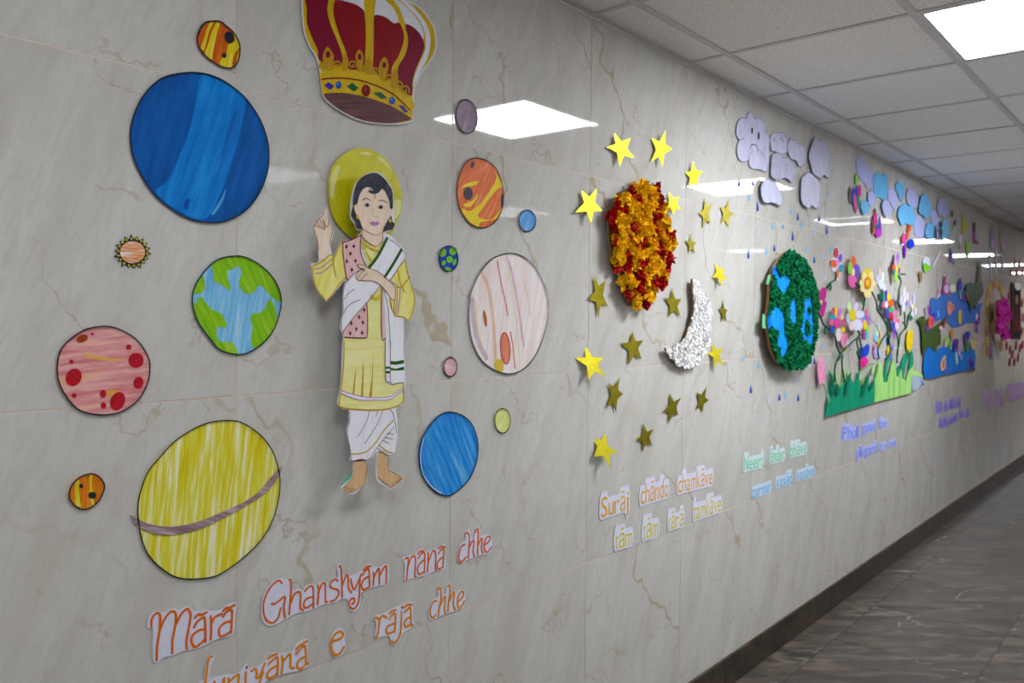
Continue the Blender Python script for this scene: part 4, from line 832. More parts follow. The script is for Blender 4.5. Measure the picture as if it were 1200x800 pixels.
DROPS = [(Ra, (280, 160, 275, 'd'), (185, 80, 150, 'l'), (672, 235, 310, 'l'), (752, 290, 382, 'd'), (1003, 325, 392, 'd'), (1045, 200, 280, 'p'), (1100, 40, 100, 'l'), (798, 390, 470, 'l'), (943, 480, 560, 'p'), (1090, 440, 542, 'd'), (458, 395, 490, 'l'), (578, 430, 480, 'm'), (690, 510, 620, 'd'), (290, 460, 550, 'p'), (108, 365, 430, 'p'), (475, 665, 742, 'd'), (388, 690, 785, 'l'), (172, 725, 830, 'd'), (845, 680, 760, 'l'), (1138, 680, 750, 'l'), (1055, 770, 840, 'p')),
    (Rb, (107, 160, 235, 'l'), (290, 225, 318, 'l'), (200, 510, 605, 'd'), (402, 640, 720, 'p'), (535, 610, 692, 'd'), (605, 565, 670, 'l'), (710, 390, 480, 'p'), (755, 610, 700, 'd'), (797, 545, 600, 'p'), (945, 185, 262, 'd'), (890, 240, 300, 'p'), (970, 400, 480, 'p'), (1037, 10, 80, 'l')),
    (CL, (77, 570, 622, 'd'), (185, 575, 617, 'd')), ((880, 285, 5), (372, 75, 115, 'd'), (437, 175, 215, 'p')), ((950, 280, 11.43), (45, 560, 620, 'l')), ((950, 340, 11.43), (100, 470, 550, 'p'), (228, 160, 220, 'l'))]
DC = {'d': (mat((16, 66, 170)), 'dark blue paper raindrop'), 'l': (mat((124, 182, 222)), 'light blue paper raindrop'), 'p': (mat((178, 190, 224)), 'pale lavender paper raindrop'), 'm': (mat((92, 150, 196)), 'tiny mid-blue paper raindrop')}
for grp in DROPS:
    for x, y0, y1, c in grp[1:]:
        (px, py0), (_, py1) = T(grp[0], [(x, y0), (x, y1)]); h = py1-py0; w = 1.25 if c == 'd' else 1.35
        o = cut('paper_raindrop', [(px-w*.1, py0), (px+w*.6, py0+h*.45), (px+w, py0+h*.8), (px+w*.4, py1), (px-w*.5, py1), (px-w, py0+h*.8), (px-w*.6, py0+h*.45)], DC[c][0], .0012, .0008, None, 3)
        tag(o, DC[c][1], 'raindrop', 'paper raindrops')

# ------------------------------------------------------------------ sky blue clouds
q1, q2 = (985, 180, 10), (1045, 200, 10); CB = pencil([(74, 150, 208), (92, 168, 220), (112, 180, 226)], 90, 60, 8); CV = pencil([(146, 152, 206), (162, 168, 218), (176, 182, 226)], 90, 60, 8)
BC = [(q1, "190,40 235,45 265,95 300,100 325,170 370,190 390,300 385,430 340,400 300,370 270,330 225,280 195,220", CV, 'largest lilac cloud, long and slanting, close to the ceiling'), (q1, "390,260 430,235 450,215 480,260 520,230 555,340 555,430 530,540 480,525 420,500 390,430", CB, 'sky blue cloud with a notched top beside the long lilac cloud'),
      (q1, "325,470 365,440 400,480 412,550 390,600 360,615 330,580", CV, 'little lilac cloud tucked under the notched blue cloud'), (q1, "240,590 280,545 310,560 335,600 330,660 290,710 255,680", CB, 'smallest sky blue cloud beside a striped butterfly'),
      (q1, "490,580 540,550 580,600 590,690 545,730 510,700", CV, 'small lilac cloud hanging lowest beneath the notched blue one'), (q1, "560,440 605,410 650,470 670,560 640,655 600,600 565,540", CV, 'lilac cloud shaped like a diamond'),
      (q1, "650,350 690,330 740,370 748,450 710,555 680,480 650,420", CB, 'sky blue cloud tapering to a point below'), (q2, "180,260 205,210 265,235 305,320 310,390 270,440 215,420 180,340", CV, 'lilac cloud overlapping the widest blue cloud'),
      (q2, "75,490 120,400 170,400 230,420 265,470 265,630 200,620 120,625 80,550", CB, 'widest sky blue cloud with a flat underside'), (q2, "345,320 360,285 410,280 435,340 465,400 460,500 425,545 360,520 320,460 325,390", CB, 'bell-shaped sky blue cloud'),
      (q2, "265,560 300,530 360,560 390,650 370,780 320,770 270,740", CV, 'tall lilac cloud below the bell-shaped blue cloud'), (q2, "470,480 520,475 540,560 525,640 480,620 460,560", CV, 'small lilac cloud joined to a higher lilac cloud'),
      (q2, "540,380 590,325 650,360 670,430 650,520 600,530 545,480", CV, 'lilac cloud highest at the end of the row'), (q2, "400,680 430,620 490,620 500,780 430,790 395,740", CB, 'square-shouldered sky blue cloud low in the row'),
      (q2, "585,600 640,580 665,620 665,780 600,790 585,700", CB, 'narrow sky blue cloud at the end of the row'), (q2, "530,580 570,560 585,650 580,790 535,790", CV, 'narrow pale cloud strip beside the last blue cloud')]
for i, (cp, q, mt, lb) in enumerate(BC):
    tag(cut('paper_cloud', ragged(T(cp, q), 1.3, 40+i), mt, .003+.0025*(i % 5), .001, None, 0), lb, 'paper cloud', 'blue and lilac clouds')

# ------------------------------------------------------------------ collage helper: a thing made of coloured patches
FG = 'paper flowers on wire stems'
NF = [0]
def collage(name, crop, parts, label, cat, group=None, off=.004, backing=None, pname='petal'):
    """parts: (kind, data, colour[, name]); ellipses e=(cx,cy,rx,ry[,rot]), p=polygon string; the root is an empty on the wall behind them"""
    if group == FG: off = .003+.010*{15: 0, 9: 2}.get(NF[0], NF[0] % 4); NF[0] += 1
    polys = []
    for it in parts:
        k, d, c = it[0], it[1], it[2]; nm = it[3] if len(it) > 3 else pname
        if k == 'e' and group == FG: d = (d[0], d[1], d[2]*1.28, d[3]*1.12)+tuple(d[4:])
        P = T(crop, ell(*d, n=14) if k == 'e' else d) if k in 'ep' else d
        polys.append((nm, P, c, k))
    cx = sum(p[0] for _, P, _, _ in polys for p in P)/sum(len(P) for _, P, _, _ in polys); by = max(p[1] for _, P, _, _ in polys for p in P)
    root = empty(name, WP(cx, by, 0)); root['_f'] = off; tag(root, label, cat, group)
    for i, (nm, P, c, k) in enumerate(polys):
        mt = c if not isinstance(c, tuple) else mat(c)
        cut(nm, P, mt, off+.0008*i, .0006, root, 0 if k == 'e' else 3)
    return root
WIRE = mat((20, 84, 52), .75)
def stem(root, segs, r=.0045, off=None, mt=WIRE, nm='stem'):
    off = root['_f']+.006 if off is None else off
    for cp_pts in segs:
        pts = smooth(cp_pts, False, 4); P3 = [WP(x, y, off+.002*math.sin(i*.8)) for i, (x, y) in enumerate(pts)]
        tube(nm, P3, r, mt, root)
def leaf(root, crop, e, c=(16, 92, 56)): cut('leaf', T(crop, ell(*e, n=12)), mat(c), root['_f']+.008, .0008, root, 0)
f1, f2, f3, f4, f5, f6 = (950, 280, 11.43), (1010, 290, 11.43), (950, 340, 11.43), (1010, 350, 11.43), (955, 400, 8.89), (1010, 400, 10)
RD, OG, YL, PK_, MG, VT, BL, TL, LM, CRm, LVd, PBl = (196, 44, 62), (214, 92, 20), (220, 196, 12), (220, 90, 170), (176, 8, 130), (104, 66, 196), (20, 70, 200), (20, 150, 180), (150, 206, 50), (226, 212, 150), (200, 192, 226), (184, 206, 230)
w = collage('paper_flower', f1, [('p', "340,90 375,130 380,190 430,200 430,270 410,320 440,400 400,460 370,560 350,550 340,440 300,440 265,330 280,260 320,240 315,150", (212, 206, 232), 'white_backing'), ('e', (345, 185, 22, 65), RD), ('e', (397, 255, 22, 52, 10), VT), ('e', (308, 330, 32, 50, -20), OG), ('e', (405, 392, 25, 50, 10), TL), ('e', (366, 455, 13, 60), (222, 110, 60)), ('e', (362, 312, 18, 40), (222, 150, 200), 'flower_centre')], 'paper flower with petals of many colours edged in white', 'paper flower', FG)
stem(w, [T(f1, "335,440 330,540 260,590 215,660")]); leaf(w, f1, (268, 640, 18, 55))
w = collage('paper_flower', f3, [('p', "150,-30 205,-25 210,70 185,140 150,150 105,140 120,60", MG), ('p', "95,190 140,160 212,150 195,260 165,360 110,300", MG), ('e', (143, 160, 9, 28), CRm, 'flower_centre')], 'magenta paper flower of two broad petals beside the globe', 'paper flower', FG)
stem(w, [T(f3, "105,310 140,370 165,450 230,510 290,560 335,640 345,740 370,800")+T(f5, "265,150 240,200"), T(f3, "60,350 85,335 105,310")]); leaf(w, f3, (192, 545, 17, 55))
w = collage('paper_flower', f1, [('e', (575, 315, 28, 80), OG), ('e', (530, 390, 22, 82), (126, 200, 70)), ('e', (622, 410, 33, 68, -10), VT), ('e', (610, 510, 18, 62), VT), ('e', (562, 560, 46, 80, -8), PK_), ('e', (570, 440, 18, 50), CRm, 'flower_centre')], 'paper flower with orange, green, violet and pink petals', 'paper flower', FG)
stem(w, [T(f1, "600,590 680,680 725,770")+T(f3, "725,120 715,190 705,240 685,305")]); leaf(w, f3, (705, 165, 18, 45))
pts = [('e', (78+62*math.cos(a), 475+125*math.sin(a), 26 if abs(math.cos(a)) < .8 else 40, 72 if abs(math.cos(a)) < .8 else 44, 0), YL if -2.2 < a < -1 else CRm) for a in (-1.95, -1.35, -.65, 0.05, .75, 1.3, 1.85, 2.5, 3.2, 3.85)]
w = collage('paper_flower', f2, pts+[('e', (78, 475, 38, 78), (214, 120, 10), 'flower_centre'), ('e', (78, 475, 18, 42), (222, 196, 20), 'flower_centre')], 'yellow and cream daisy with an orange centre', 'paper flower', FG)
stem(w, [T(f2, "130,590 185,700 205,800")+T(f4, "200,130 230,190 290,270 330,370 335,450 270,550 235,620 215,690 230,800")])
w = collage('paper_flower', f2, [('e', (215, 430, 22, 60), LVd), ('e', (243, 340, 12, 70), (226, 196, 200)), ('e', (280, 390, 14, 62), (206, 226, 226)), ('e', (265, 500, 30, 78, -15), (200, 212, 236)), ('e', (312, 545, 12, 50), (220, 204, 226))], 'pale flower with white, pink and icy blue petals', 'paper flower', FG)
stem(w, [T(f2, "270,560 262,680 235,790")+T(f4, "235,120 225,180")]); leaf(w, f2, (252, 650, 20, 50))
w = collage('paper_flower', f2, [('e', (305, 670, 18, 55), TL), ('e', (328, 640, 12, 70), (84, 20, 150)), ('e', (360, 670, 18, 58), YL), ('e', (388, 745, 28, 45), OG), ('e', (295, 770, 16, 50), PK_), ('e', (388, 846, 20, 45, 20), (30, 170, 90)), ('e', (385, 911, 20, 55, -15), RD), ('e', (342, 886, 16, 62), BL), ('e', (310, 860, 14, 60), (70, 50, 44)), ('e', (330, 765, 18, 42), (226, 220, 232), 'flower_centre')], 'rainbow paper flower with a violet top petal and a red lower one', 'paper flower', FG)
stem(w, [T(f4, "340,260 330,320 345,370 330,400")])
w = collage('paper_flower', f2, [('e', (475, 165, 17, 88, 4), (160, 100, 190)), ('e', (455, 215, 15, 58), (206, 150, 220)), ('e', (428, 265, 16, 42), OG), ('e', (495, 242, 12, 32), LM), ('e', (497, 305, 16, 36), (170, 20, 110)), ('e', (447, 325, 16, 30), (40, 130, 210)), ('e', (458, 390, 16, 66), (140, 210, 30)), ('e', (470, 290, 13, 35), (190, 206, 60), 'flower_centre')], 'slim paper flower with a long purple petal on a tall winding stem', 'paper flower', FG)
stem(w, [T(f2, "488,370 525,450 500,560 495,650 480,730 500,790")+T(f4, "510,130 520,220")]); leaf(w, f2, (545, 357, 50, 14)); leaf(w, f2, (497, 660, 12, 45))
w = collage('paper_flower', f2, [('e', (530, 705, 14, 62), (196, 186, 230)), ('e', (572, 605, 13, 72), (206, 204, 228)), ('e', (612, 660, 13, 60), (212, 200, 226)), ('e', (600, 745, 13, 45), (120, 104, 206)), ('e', (560, 790, 14, 60), (200, 210, 236)), ('e', (578, 700, 14, 36), (222, 214, 180), 'flower_centre')], 'pale lavender flower with one deep violet petal', 'paper flower', FG)
stem(w, [T(f4, "570,180 575,300 575,400 510,480 500,600 480,680 470,800"), T(f4, "540,310 560,325 575,350")])
w = collage('paper_flower', f2, [('e', (700, 680, 14, 70), (200, 190, 232)), ('e', (655, 760, 12, 46), (206, 196, 228)), ('e', (722, 850, 14, 50), (220, 206, 220)), ('e', (680, 900, 16, 60), (204, 206, 230)), ('e', (682, 795, 14, 40), (222, 216, 176), 'flower_centre')], 'pale lavender flower without any deep coloured petal', 'paper flower', FG)
stem(w, [T(f4, "665,165 620,240 610,340 580,420")]); cut('leaf', T(f4, "630,240 660,215 690,265 655,275"), mat((16, 104, 70)), .012, .0008, w, 2)
w = collage('paper_flower', f3, [('e', (315, 285, 20, 52, -12), (196, 70, 110)), ('e', (347, 290, 18, 68), YL), ('e', (385, 300, 22, 62, 10), (190, 110, 200)), ('e', (420, 370, 16, 55), (224, 190, 150)), ('e', (295, 365, 26, 48, -25), TL), ('e', (288, 430, 28, 38), (220, 90, 150)), ('e', (303, 527, 30, 45, 20), BL), ('e', (330, 555, 15, 52), (80, 130, 50)), ('e', (375, 590, 28, 85), (220, 206, 222)), ('e', (437, 525, 22, 36), (224, 190, 30)), ('e', (440, 430, 18, 45), (206, 80, 130)), ('e', (360, 440, 32, 64), (214, 60, 150), 'flower_centre')], 'pinwheel flower with a pink middle and a blue lower petal', 'paper flower', FG)
w = collage('paper_flower', f3, [('e', (440, 665, 26, 85, -6), (224, 150, 176)), ('e', (468, 650, 18, 70, 8), (214, 110, 150)), ('e', (500, 720, 14, 60), (200, 186, 230)), ('e', (483, 775, 12, 30), YL)], 'small flower with long rose petals under the pinwheel flower', 'paper flower', FG)
w = collage('paper_flower', f3, [('e', (520, 230, 22, 62, -6), (190, 220, 160)), ('e', (607, 222, 24, 58, 12), (206, 196, 228)), ('e', (660, 320, 48, 46), (210, 206, 236)), ('e', (625, 465, 58, 72, -20), (212, 208, 238)), ('e', (508, 375, 24, 58), (176, 200, 236)), ('e', (545, 480, 24, 56), (226, 196, 200)), ('e', (562, 335, 35, 75), YL, 'flower_centre')], 'big white-lilac daisy with a bright yellow centre', 'paper flower', FG)
stem(w, [T(f3, "630,540 655,580 640,620 560,690 450,795")+T(f5, "330,60 265,135 225,210 205,300 212,420"), T(f3, "645,580 660,680 680,790")+T(f5, "480,50 470,110 465,190 462,300"), T(f3, "630,620 620,700 640,800")+T(f5, "440,110 460,185"), T(f5, "290,140 280,220 295,330 310,420")])
w = collage('paper_flower', f3, [('e', (715, 345, 14, 52), (70, 150, 220)), ('e', (745, 310, 13, 62), (206, 80, 130)), ('e', (770, 410, 20, 62), (160, 100, 200)), ('e', (698, 430, 12, 50), (190, 120, 210)), ('e', (702, 490, 10, 50), (220, 140, 80)), ('e', (742, 590, 16, 56), (30, 160, 200)), ('e', (712, 600, 13, 52), MG), ('e', (764, 520, 12, 50), LM), ('e', (730, 465, 22, 60), YL, 'flower_centre')], 'small many-petalled flower with teal and magenta lower petals', 'paper flower', FG)
w = collage('paper_flower', f5, [('e', (500, 125, 20, 60, -8), (12, 50, 190)), ('e', (540, 90, 22, 62, 10), (20, 66, 206)), ('e', (515, 205, 33, 40, 15), (220, 40, 150)), ('e', (503, 242, 20, 30), (206, 20, 130))], 'royal blue flower with hot pink lower petals above the grass', 'paper flower', FG)
w = collage('paper_flower', f4, [('e', (450, 190, 32, 32), (206, 120, 180)), ('e', (468, 225, 18, 26), (140, 150, 90)), ('e', (472, 300, 30, 36), (206, 100, 140)), ('e', (412, 320, 15, 34), TL), ('e', (430, 352, 22, 46), (30, 70, 190)), ('e', (470, 362, 20, 44), (206, 190, 226)), ('e', (440, 440, 16, 42), (90, 60, 180)), ('e', (430, 490, 13, 32), (150, 60, 180)), ('e', (440, 270, 20, 50), (212, 110, 160))], 'ragged flower of rose, olive and blue scraps', 'paper flower', FG)
stem(w, [T(f4, "460,440 480,560 485,680 470,800")+T(f6, "412,130 412,250")])
w = collage('paper_flower', f4, [('e', (208, 440, 16, 62), (196, 222, 190)), ('e', (255, 475, 13, 42), (224, 170, 150)), ('e', (190, 530, 20, 52, -12), (130, 180, 230)), ('e', (228, 580, 12, 62, 4), YL), ('e', (178, 635, 22, 40), (220, 140, 170)), ('e', (185, 730, 20, 62), (180, 150, 220)), ('e', (228, 745, 18, 60), (150, 200, 230)), ('e', (230, 380, 12, 40), (200, 206, 226))], 'pastel flower with one slim yellow petal in the middle', 'paper flower', FG)
w = collage('paper_flower', f4, [('e', (355, 570, 18, 62), (20, 60, 160)), ('e', (378, 640, 20, 42), YL), ('e', (408, 645, 14, 46), (120, 110, 220)), ('e', (348, 700, 13, 42), (220, 130, 50)), ('e', (362, 715, 20, 55), (212, 190, 10)), ('e', (385, 770, 14, 50), (60, 120, 210))], 'low flower with yellow petals under a dark blue one', 'paper flower', FG)
stem(w, [T(f4, "335,450 355,540 380,680 350,780 320,800")])
w = collage('paper_flower', f4, [('p', "610,470 630,395 650,440 680,430 686,540 670,660 640,715 605,680 595,560", (216, 188, 0))], 'solid yellow tulip-shaped flower', 'paper flower', FG)
stem(w, [T(f6, "545,100 550,170 560,260")], mt=mat((60, 150, 100)))
w = collage('paper_flower', f5, [('e', (68, 310, 32, 138, -2), pencil([(206, 110, 160), (222, 140, 180), (230, 170, 200)], 30, 60, 30))], 'fluffy pink cattail-shaped flower by the edge of the grass', 'paper flower', FG, pname='flower_head', off=.008)
stem(w, [T(f5, "88,430 110,500 135,570 145,625")], .005, None, mat((150, 206, 160)))

# ------------------------------------------------------------------ grass
DG, LGm = pencil([(0, 112, 86), (0, 138, 104), (10, 150, 112)], 90, 30, 6), pencil([(132, 186, 104), (150, 204, 116), (166, 214, 132)], 90, 30, 6)
o = cut('paper_grass', T(f5, "110,785 130,640 155,480 165,400 140,295 185,350 200,430 215,470 230,420 245,520 300,420 390,310 330,400 310,470 330,510 350,400 370,335 385,400 405,440 440,390 470,270 465,380 480,510 520,420 580,290 560,420 570,490 600,420 622,370 622,640"), DG, .012, .002, None, 0)
tag(o, 'dark green paper grass strip with curling blades', 'paper grass')
for i, q in enumerate(("200,470 215,300 235,340 225,480", "290,420 300,230 320,360 310,430", "330,480 345,310 365,340 350,480", "450,420 455,320 475,330 470,440", "490,470 500,380 520,400 505,500", "590,330 600,260 618,270 610,340", "245,500 300,400 280,500")):
    cut('light_blade', T(f5, q), LGm, .008, .001, o, 2)
for i, q in enumerate(("165,560 175,430 150,310 200,420 190,560", "310,560 330,430 380,330 350,450 330,560", "480,560 520,440 575,300 545,430 510,560", "570,510 585,440 618,400 605,470", "225,560 235,440 262,500 250,560")):
    cut('curled_blade', T(f5, q), mat((0, 104, 76)), .018+.002*i, .001, o, 2)
stroke('bent_blade', T(f5, "455,330 500,280 560,245 622,230"), 1.2, mat((110, 130, 60)), o, 12)
o = cut('paper_grass', T(f6, "148,712 155,450 195,260 210,225 235,260 250,400 255,480 300,470 340,300 370,200 400,300 405,400 430,420 465,310 475,430 520,460 550,350 610,280 600,330 585,420 580,605"), LGm, .012, .002, None, 0)
tag(o, 'light green paper grass strip beside the dark green one', 'paper grass')
for q in ("255,480 280,260 300,190 325,180 300,330 280,530", "455,300 480,200 515,130 540,190 505,330 490,470", "570,130 590,110 605,200 590,400 540,475", "190,470 205,300 225,330 215,520", "415,400 420,290 440,300 440,400", "370,330 385,240 400,330"):
    cut('dark_blade', T(f6, q), DG, .009, .001, o, 2)
for q in ("165,640 185,400 200,250 205,420 190,640", "310,640 335,380 345,300 350,420 335,640", "375,640 385,360 398,300 402,420 390,640", "440,620 455,420 465,320 470,440 460,620"):
    cut('curled_blade', T(f6, q), mat((160, 212, 120)), .016, .001, o, 2)
w = collage('paper_dome', f6, [('p', "590,400 650,395 700,425 722,480 690,510 650,560 610,585 595,560", (168, 186, 206), 'dome'), ('p', "548,390 600,348 660,352 740,430 690,415 640,398 590,402", (178, 222, 120), 'leaf'), ('p', "690,450 735,500 710,500", (110, 130, 200), 'blue_tip')], 'pale blue paper dome under a lime green leaf at the grass end', 'paper scrap')

# ------------------------------------------------------------------ pond with creatures
g1, g2 = (1070, 290, 8.89), (1070, 360, 8.89); PO = pencil([(0, 92, 176), (0, 104, 192), (10, 116, 204)], 90, 20, 5); PU = pencil([(34, 92, 176), (44, 106, 190)], 90, 20, 5)
tag(cut('paper_pond', T(g2, "118,735 125,470 150,420 190,412 215,450 235,475 265,430 340,405 400,435 450,450 520,460 560,465 600,430 640,440 645,630 500,670 300,710"), PO, .012, .002, None, 2), 'lower bright blue paper pond with a wavy top', 'paper pond', 'blue paper water')
tag(cut('paper_pond', T(g1, "185,720 185,550 210,520 250,540 300,490 350,470 380,510 410,460 460,465 500,530 560,590 640,600 690,580 735,580 700,640 690,790")+T(g2, "640,155 560,165 500,195 420,210 370,155 300,120 230,150 190,110"), PU, .006, .002, None, 2), 'upper blue paper pond with wavy edges above and below', 'paper pond', 'blue paper water')
o = cut('paper_dinosaur', T(g2, "45,130 95,90 125,110 130,200 140,245 200,215 310,135 370,75 340,150 290,230 290,300 290,390 250,400 240,470 210,450 190,412 150,420 125,480 105,490 95,330 85,180"), pencil([(40, 62, 20), (54, 78, 28), (66, 90, 40)], 60, 50, 30), .016, .002, None, 2)
tag(o, 'olive green paper dinosaur with raised tail at the pond edge', 'paper dinosaur')
o = cut('paper_dinosaur', T(g1, "685,165 700,150 712,210 712,320 735,440 720,510 680,560 650,640 630,600 600,680 590,580 545,520 555,400 600,365 640,380 680,320"), pencil([(20, 48, 30), (36, 62, 42), (66, 88, 70)], 30, 70, 50), .018, .002, None, 2)
tag(o, 'dark speckled long-necked paper dinosaur above the upper pond', 'paper dinosaur')
cut('red_patch', T(g1, ell(572, 505, 14, 40)), mat((150, 66, 50)), .021, .0006, o, 0)
PC, PGp = 'paper creatures at the pond', 'pond'
def critter(name, cp, parts, lb, cat, off=.016, grp=PC): return collage(name, cp, parts, lb, cat, grp, off, pname='patch')
critter('paper_swan', g1, [('p', "335,258 348,300 340,362 376,385 386,480 310,488 312,385 330,312", (150, 56, 120)), ('e', (350, 430, 26, 48), (206, 170, 210)), ('e', (328, 285, 9, 16), (230, 220, 230))], 'plum swan with a lilac wing and curved neck', 'paper swan', .010)
critter('paper_swan', g1, [('p', "250,500 262,440 290,400 300,360 305,400 280,450 285,500 240,530", (206, 180, 206)), ('e', (268, 460, 10, 36), (190, 130, 170))], 'pale lilac bird sitting on the upper pond', 'paper bird', .010)
critter('paper_bird', g1, [('p', "385,400 415,380 445,395 440,460 400,465 380,440", (212, 204, 208)), ('e', (410, 428, 14, 20), (224, 214, 180))], 'small white paper bird on the crest of the upper pond', 'paper bird', .010)
critter('paper_bird', g1, [('p', "490,310 510,370 512,430 490,450 468,430 470,370", (50, 50, 150)), ('e', (492, 405, 15, 48), (10, 50, 190)), ('e', (490, 470, 17, 30), (60, 160, 130)), ('e', (528, 510, 20, 70, -12), (50, 80, 180)), ('e', (497, 515, 10, 24), (200, 130, 160))], 'dark blue and violet paper bird beside the long-necked dinosaur', 'paper bird', .012)
critter('paper_fish', g1, [('e', (383, 630, 26, 72), (214, 140, 120)), ('p', "395,610 428,590 430,650 400,655", (206, 110, 90)), ('e', (380, 600, 6, 10), (120, 70, 60))], 'salmon pink fish on the upper pond', 'paper fish', .012)
critter('paper_fish', g1, [('e', (490, 722, 18, 78), (206, 190, 50)), ('e', (508, 720, 6, 50), (180, 110, 160))], 'slim yellow fish on the upper pond', 'paper fish', .012)
critter('paper_fish', g1, [('e', (665, 725, 12, 40), (214, 206, 228)), ('p', "690,700 698,740 685,800 660,810 668,750", (120, 10, 130)), ('e', (668, 850, 12, 30), (80, 110, 170)), ('e', (690, 860, 10, 26), (190, 130, 190))], 'purple and white fish at the edge of the upper pond', 'paper fish', .012)
critter('paper_fish', g1, [('e', (265, 690, 9, 36), (130, 170, 226))], 'pale blue little fish on the upper pond', 'paper fish', .012)
critter('paper_fish', g2, [('e', (315, 590, 26, 74, 8), (220, 190, 150)), ('e', (318, 588, 14, 52, 8), (206, 110, 60)), ('e', (345, 645, 10, 50), (130, 90, 190)), ('p', "320,510 342,500 335,540", (200, 190, 120))], 'orange fish with a cream rim on the lower pond', 'paper fish')
critter('paper_fish', g2, [('e', (455, 530, 11, 70, -4), (170, 200, 190)), ('e', (503, 520, 12, 30), (130, 150, 210)), ('e', (482, 460, 14, 48), (190, 150, 200))], 'pale green and lilac fish leaping from the lower pond', 'paper fish')
critter('paper_fish', g2, [('e', (605, 580, 17, 56), (140, 20, 120)), ('e', (615, 600, 14, 40), (20, 40, 170)), ('p', "615,640 655,625 635,670", (20, 110, 80)), ('e', (597, 655, 9, 24), (160, 70, 70))], 'purple and blue fish at the far edge of the lower pond', 'paper fish')
critter('paper_bird', g2, [('e', (355, 355, 22, 48), (130, 196, 70)), ('e', (340, 390, 10, 26), (206, 196, 210))], 'green paper bird rising from the lower pond', 'paper bird')
critter('paper_bird', g2, [('e', (410, 275, 17, 52), (190, 126, 50)), ('e', (402, 400, 18, 46, 10), (120, 200, 90)), ('p', "420,340 465,340 435,455 405,430", (50, 10, 150)), ('e', (440, 355, 20, 22), (110, 20, 140))], 'deep purple paper bird with a lime wing', 'paper bird')
critter('paper_bird', g2, [('e', (560, 320, 24, 70), (40, 50, 160)), ('e', (548, 330, 12, 40), (120, 50, 150)), ('e', (568, 400, 20, 62), (30, 130, 100)), ('e', (580, 280, 16, 34), (20, 60, 180))], 'blue and green paper peacock over the lower pond', 'paper bird')
critter('paper_bird', g2, [('e', (622, 390, 22, 52, -10), (206, 190, 130)), ('e', (505, 360, 12, 50), (206, 120, 170)), ('e', (488, 380, 12, 60), (150, 180, 210))], 'pale yellow paper bird at the end of the lower pond', 'paper bird')
critter('paper_butterfly', g2, [('e', (208, 105, 20, 50, 12), (20, 50, 200)), ('e', (182, 150, 20, 70, 6), (214, 90, 30)), ('e', (205, 150, 14, 50, 6), (214, 30, 120)), ('e', (150, 225, 10, 34), (80, 60, 180)), ('e', (160, 30, 10, 60, -6), (140, 50, 170))], 'orange, blue and pink butterfly on the olive dinosaur', 'paper butterfly', .022)
critter('paper_flower', g2, [('e', (293, 215, 20, 22), (226, 180, 206)), ('e', (318, 200, 14, 16), (150, 30, 60)), ('e', (330, 150, 12, 40, 15), (130, 20, 50))], 'dark red flower tucked behind the olive dinosaur', 'paper flower', .022)

# ------------------------------------------------------------------ butterflies and birds in the air
b2 = (1000, 240, 11.43); BG = 'paper butterflies'
def bfly(cp, parts, lb, cat='paper butterfly', off=.006, name='paper_butterfly'): return collage(name, cp, parts, lb, cat, BG, off, pname='wing')
bfly(q1, [('e', (112, 485, 12, 112), (106, 84, 66)), ('e', (190, 305, 17, 60), (130, 200, 40)), ('e', (145, 500, 14, 100), (20, 60, 200)), ('e', (178, 655, 10, 50), (60, 66, 70)), ('e', (175, 570, 17, 112, -6), (214, 60, 160)), ('e', (205, 535, 18, 112, -12), (0, 130, 90)), ('e', (222, 435, 20, 76), (176, 0, 120)), ('e', (187, 435, 14, 62), (30, 40, 200))], 'striped butterfly with a lime tip beside the smallest blue cloud')
bfly(b2, [('e', (262, 265, 18, 122, 3), (104, 66, 60)), ('e', (292, 80, 14, 36), (84, 60, 66), 'head'), ('e', (300, 185, 26, 92), (200, 40, 140)), ('e', (345, 225, 17, 72), (40, 120, 160)), ('e', (362, 300, 14, 132), (120, 20, 170)), ('e', (325, 295, 14, 28), BL), ('e', (338, 380, 40, 58), (176, 30, 190)), ('e', (280, 345, 13, 52), (214, 100, 60))], 'magenta and purple butterfly below the small lilac clouds')
bfly(b2, [('e', (748, 310, 25, 66, 6), (206, 80, 20)), ('e', (732, 410, 16, 62, 8), (214, 100, 20)), ('e', (655, 470, 12, 60), (120, 80, 50)), ('e', (682, 455, 26, 76), (216, 60, 150)), ('e', (692, 610, 16, 106), (120, 0, 180)), ('e', (777, 518, 46, 62), (0, 50, 210)), ('e', (700, 345, 7, 14), (80, 90, 110), 'head')], 'butterfly with a round blue wing and a tall orange one')
critter('paper_bird', g1, [('e', (140, 160, 40, 66), (206, 212, 232)), ('p', "105,175 130,160 175,195 205,200 150,240 118,252", (110, 200, 30)), ('p', "200,190 272,45 290,45 222,185", (206, 202, 216)), ('p', "60,250 90,260 92,320 75,370 66,310", (140, 110, 50))], 'white paper bird with a lime green wing and a long tail', 'paper bird', .008, BG)
f9 = (1080, 240, 20)
bfly(f9, [('e', (720, 220, 22, 90), (84, 76, 60)), ('e', (790, 420, 26, 90), (130, 70, 150)), ('e', (750, 520, 26, 60), (150, 180, 150))], 'brown and purple butterfly after the last blue cloud')
bfly(f9, [('p', "960,240 1000,230 1010,330 1080,470 1060,560 1000,640 970,700 945,560", (190, 180, 50))], 'plain yellow butterfly under the ceiling edge')
bfly(f9, [('e', (465, 460, 28, 80), (10, 100, 60)), ('e', (470, 640, 26, 80), (10, 104, 60)), ('e', (330, 640, 22, 170), (80, 66, 76)), ('e', (395, 590, 26, 30), (40, 50, 170)), ('e', (465, 800, 22, 90), (40, 130, 90))], 'dark green winged butterfly in front of the last clouds', off=.016)
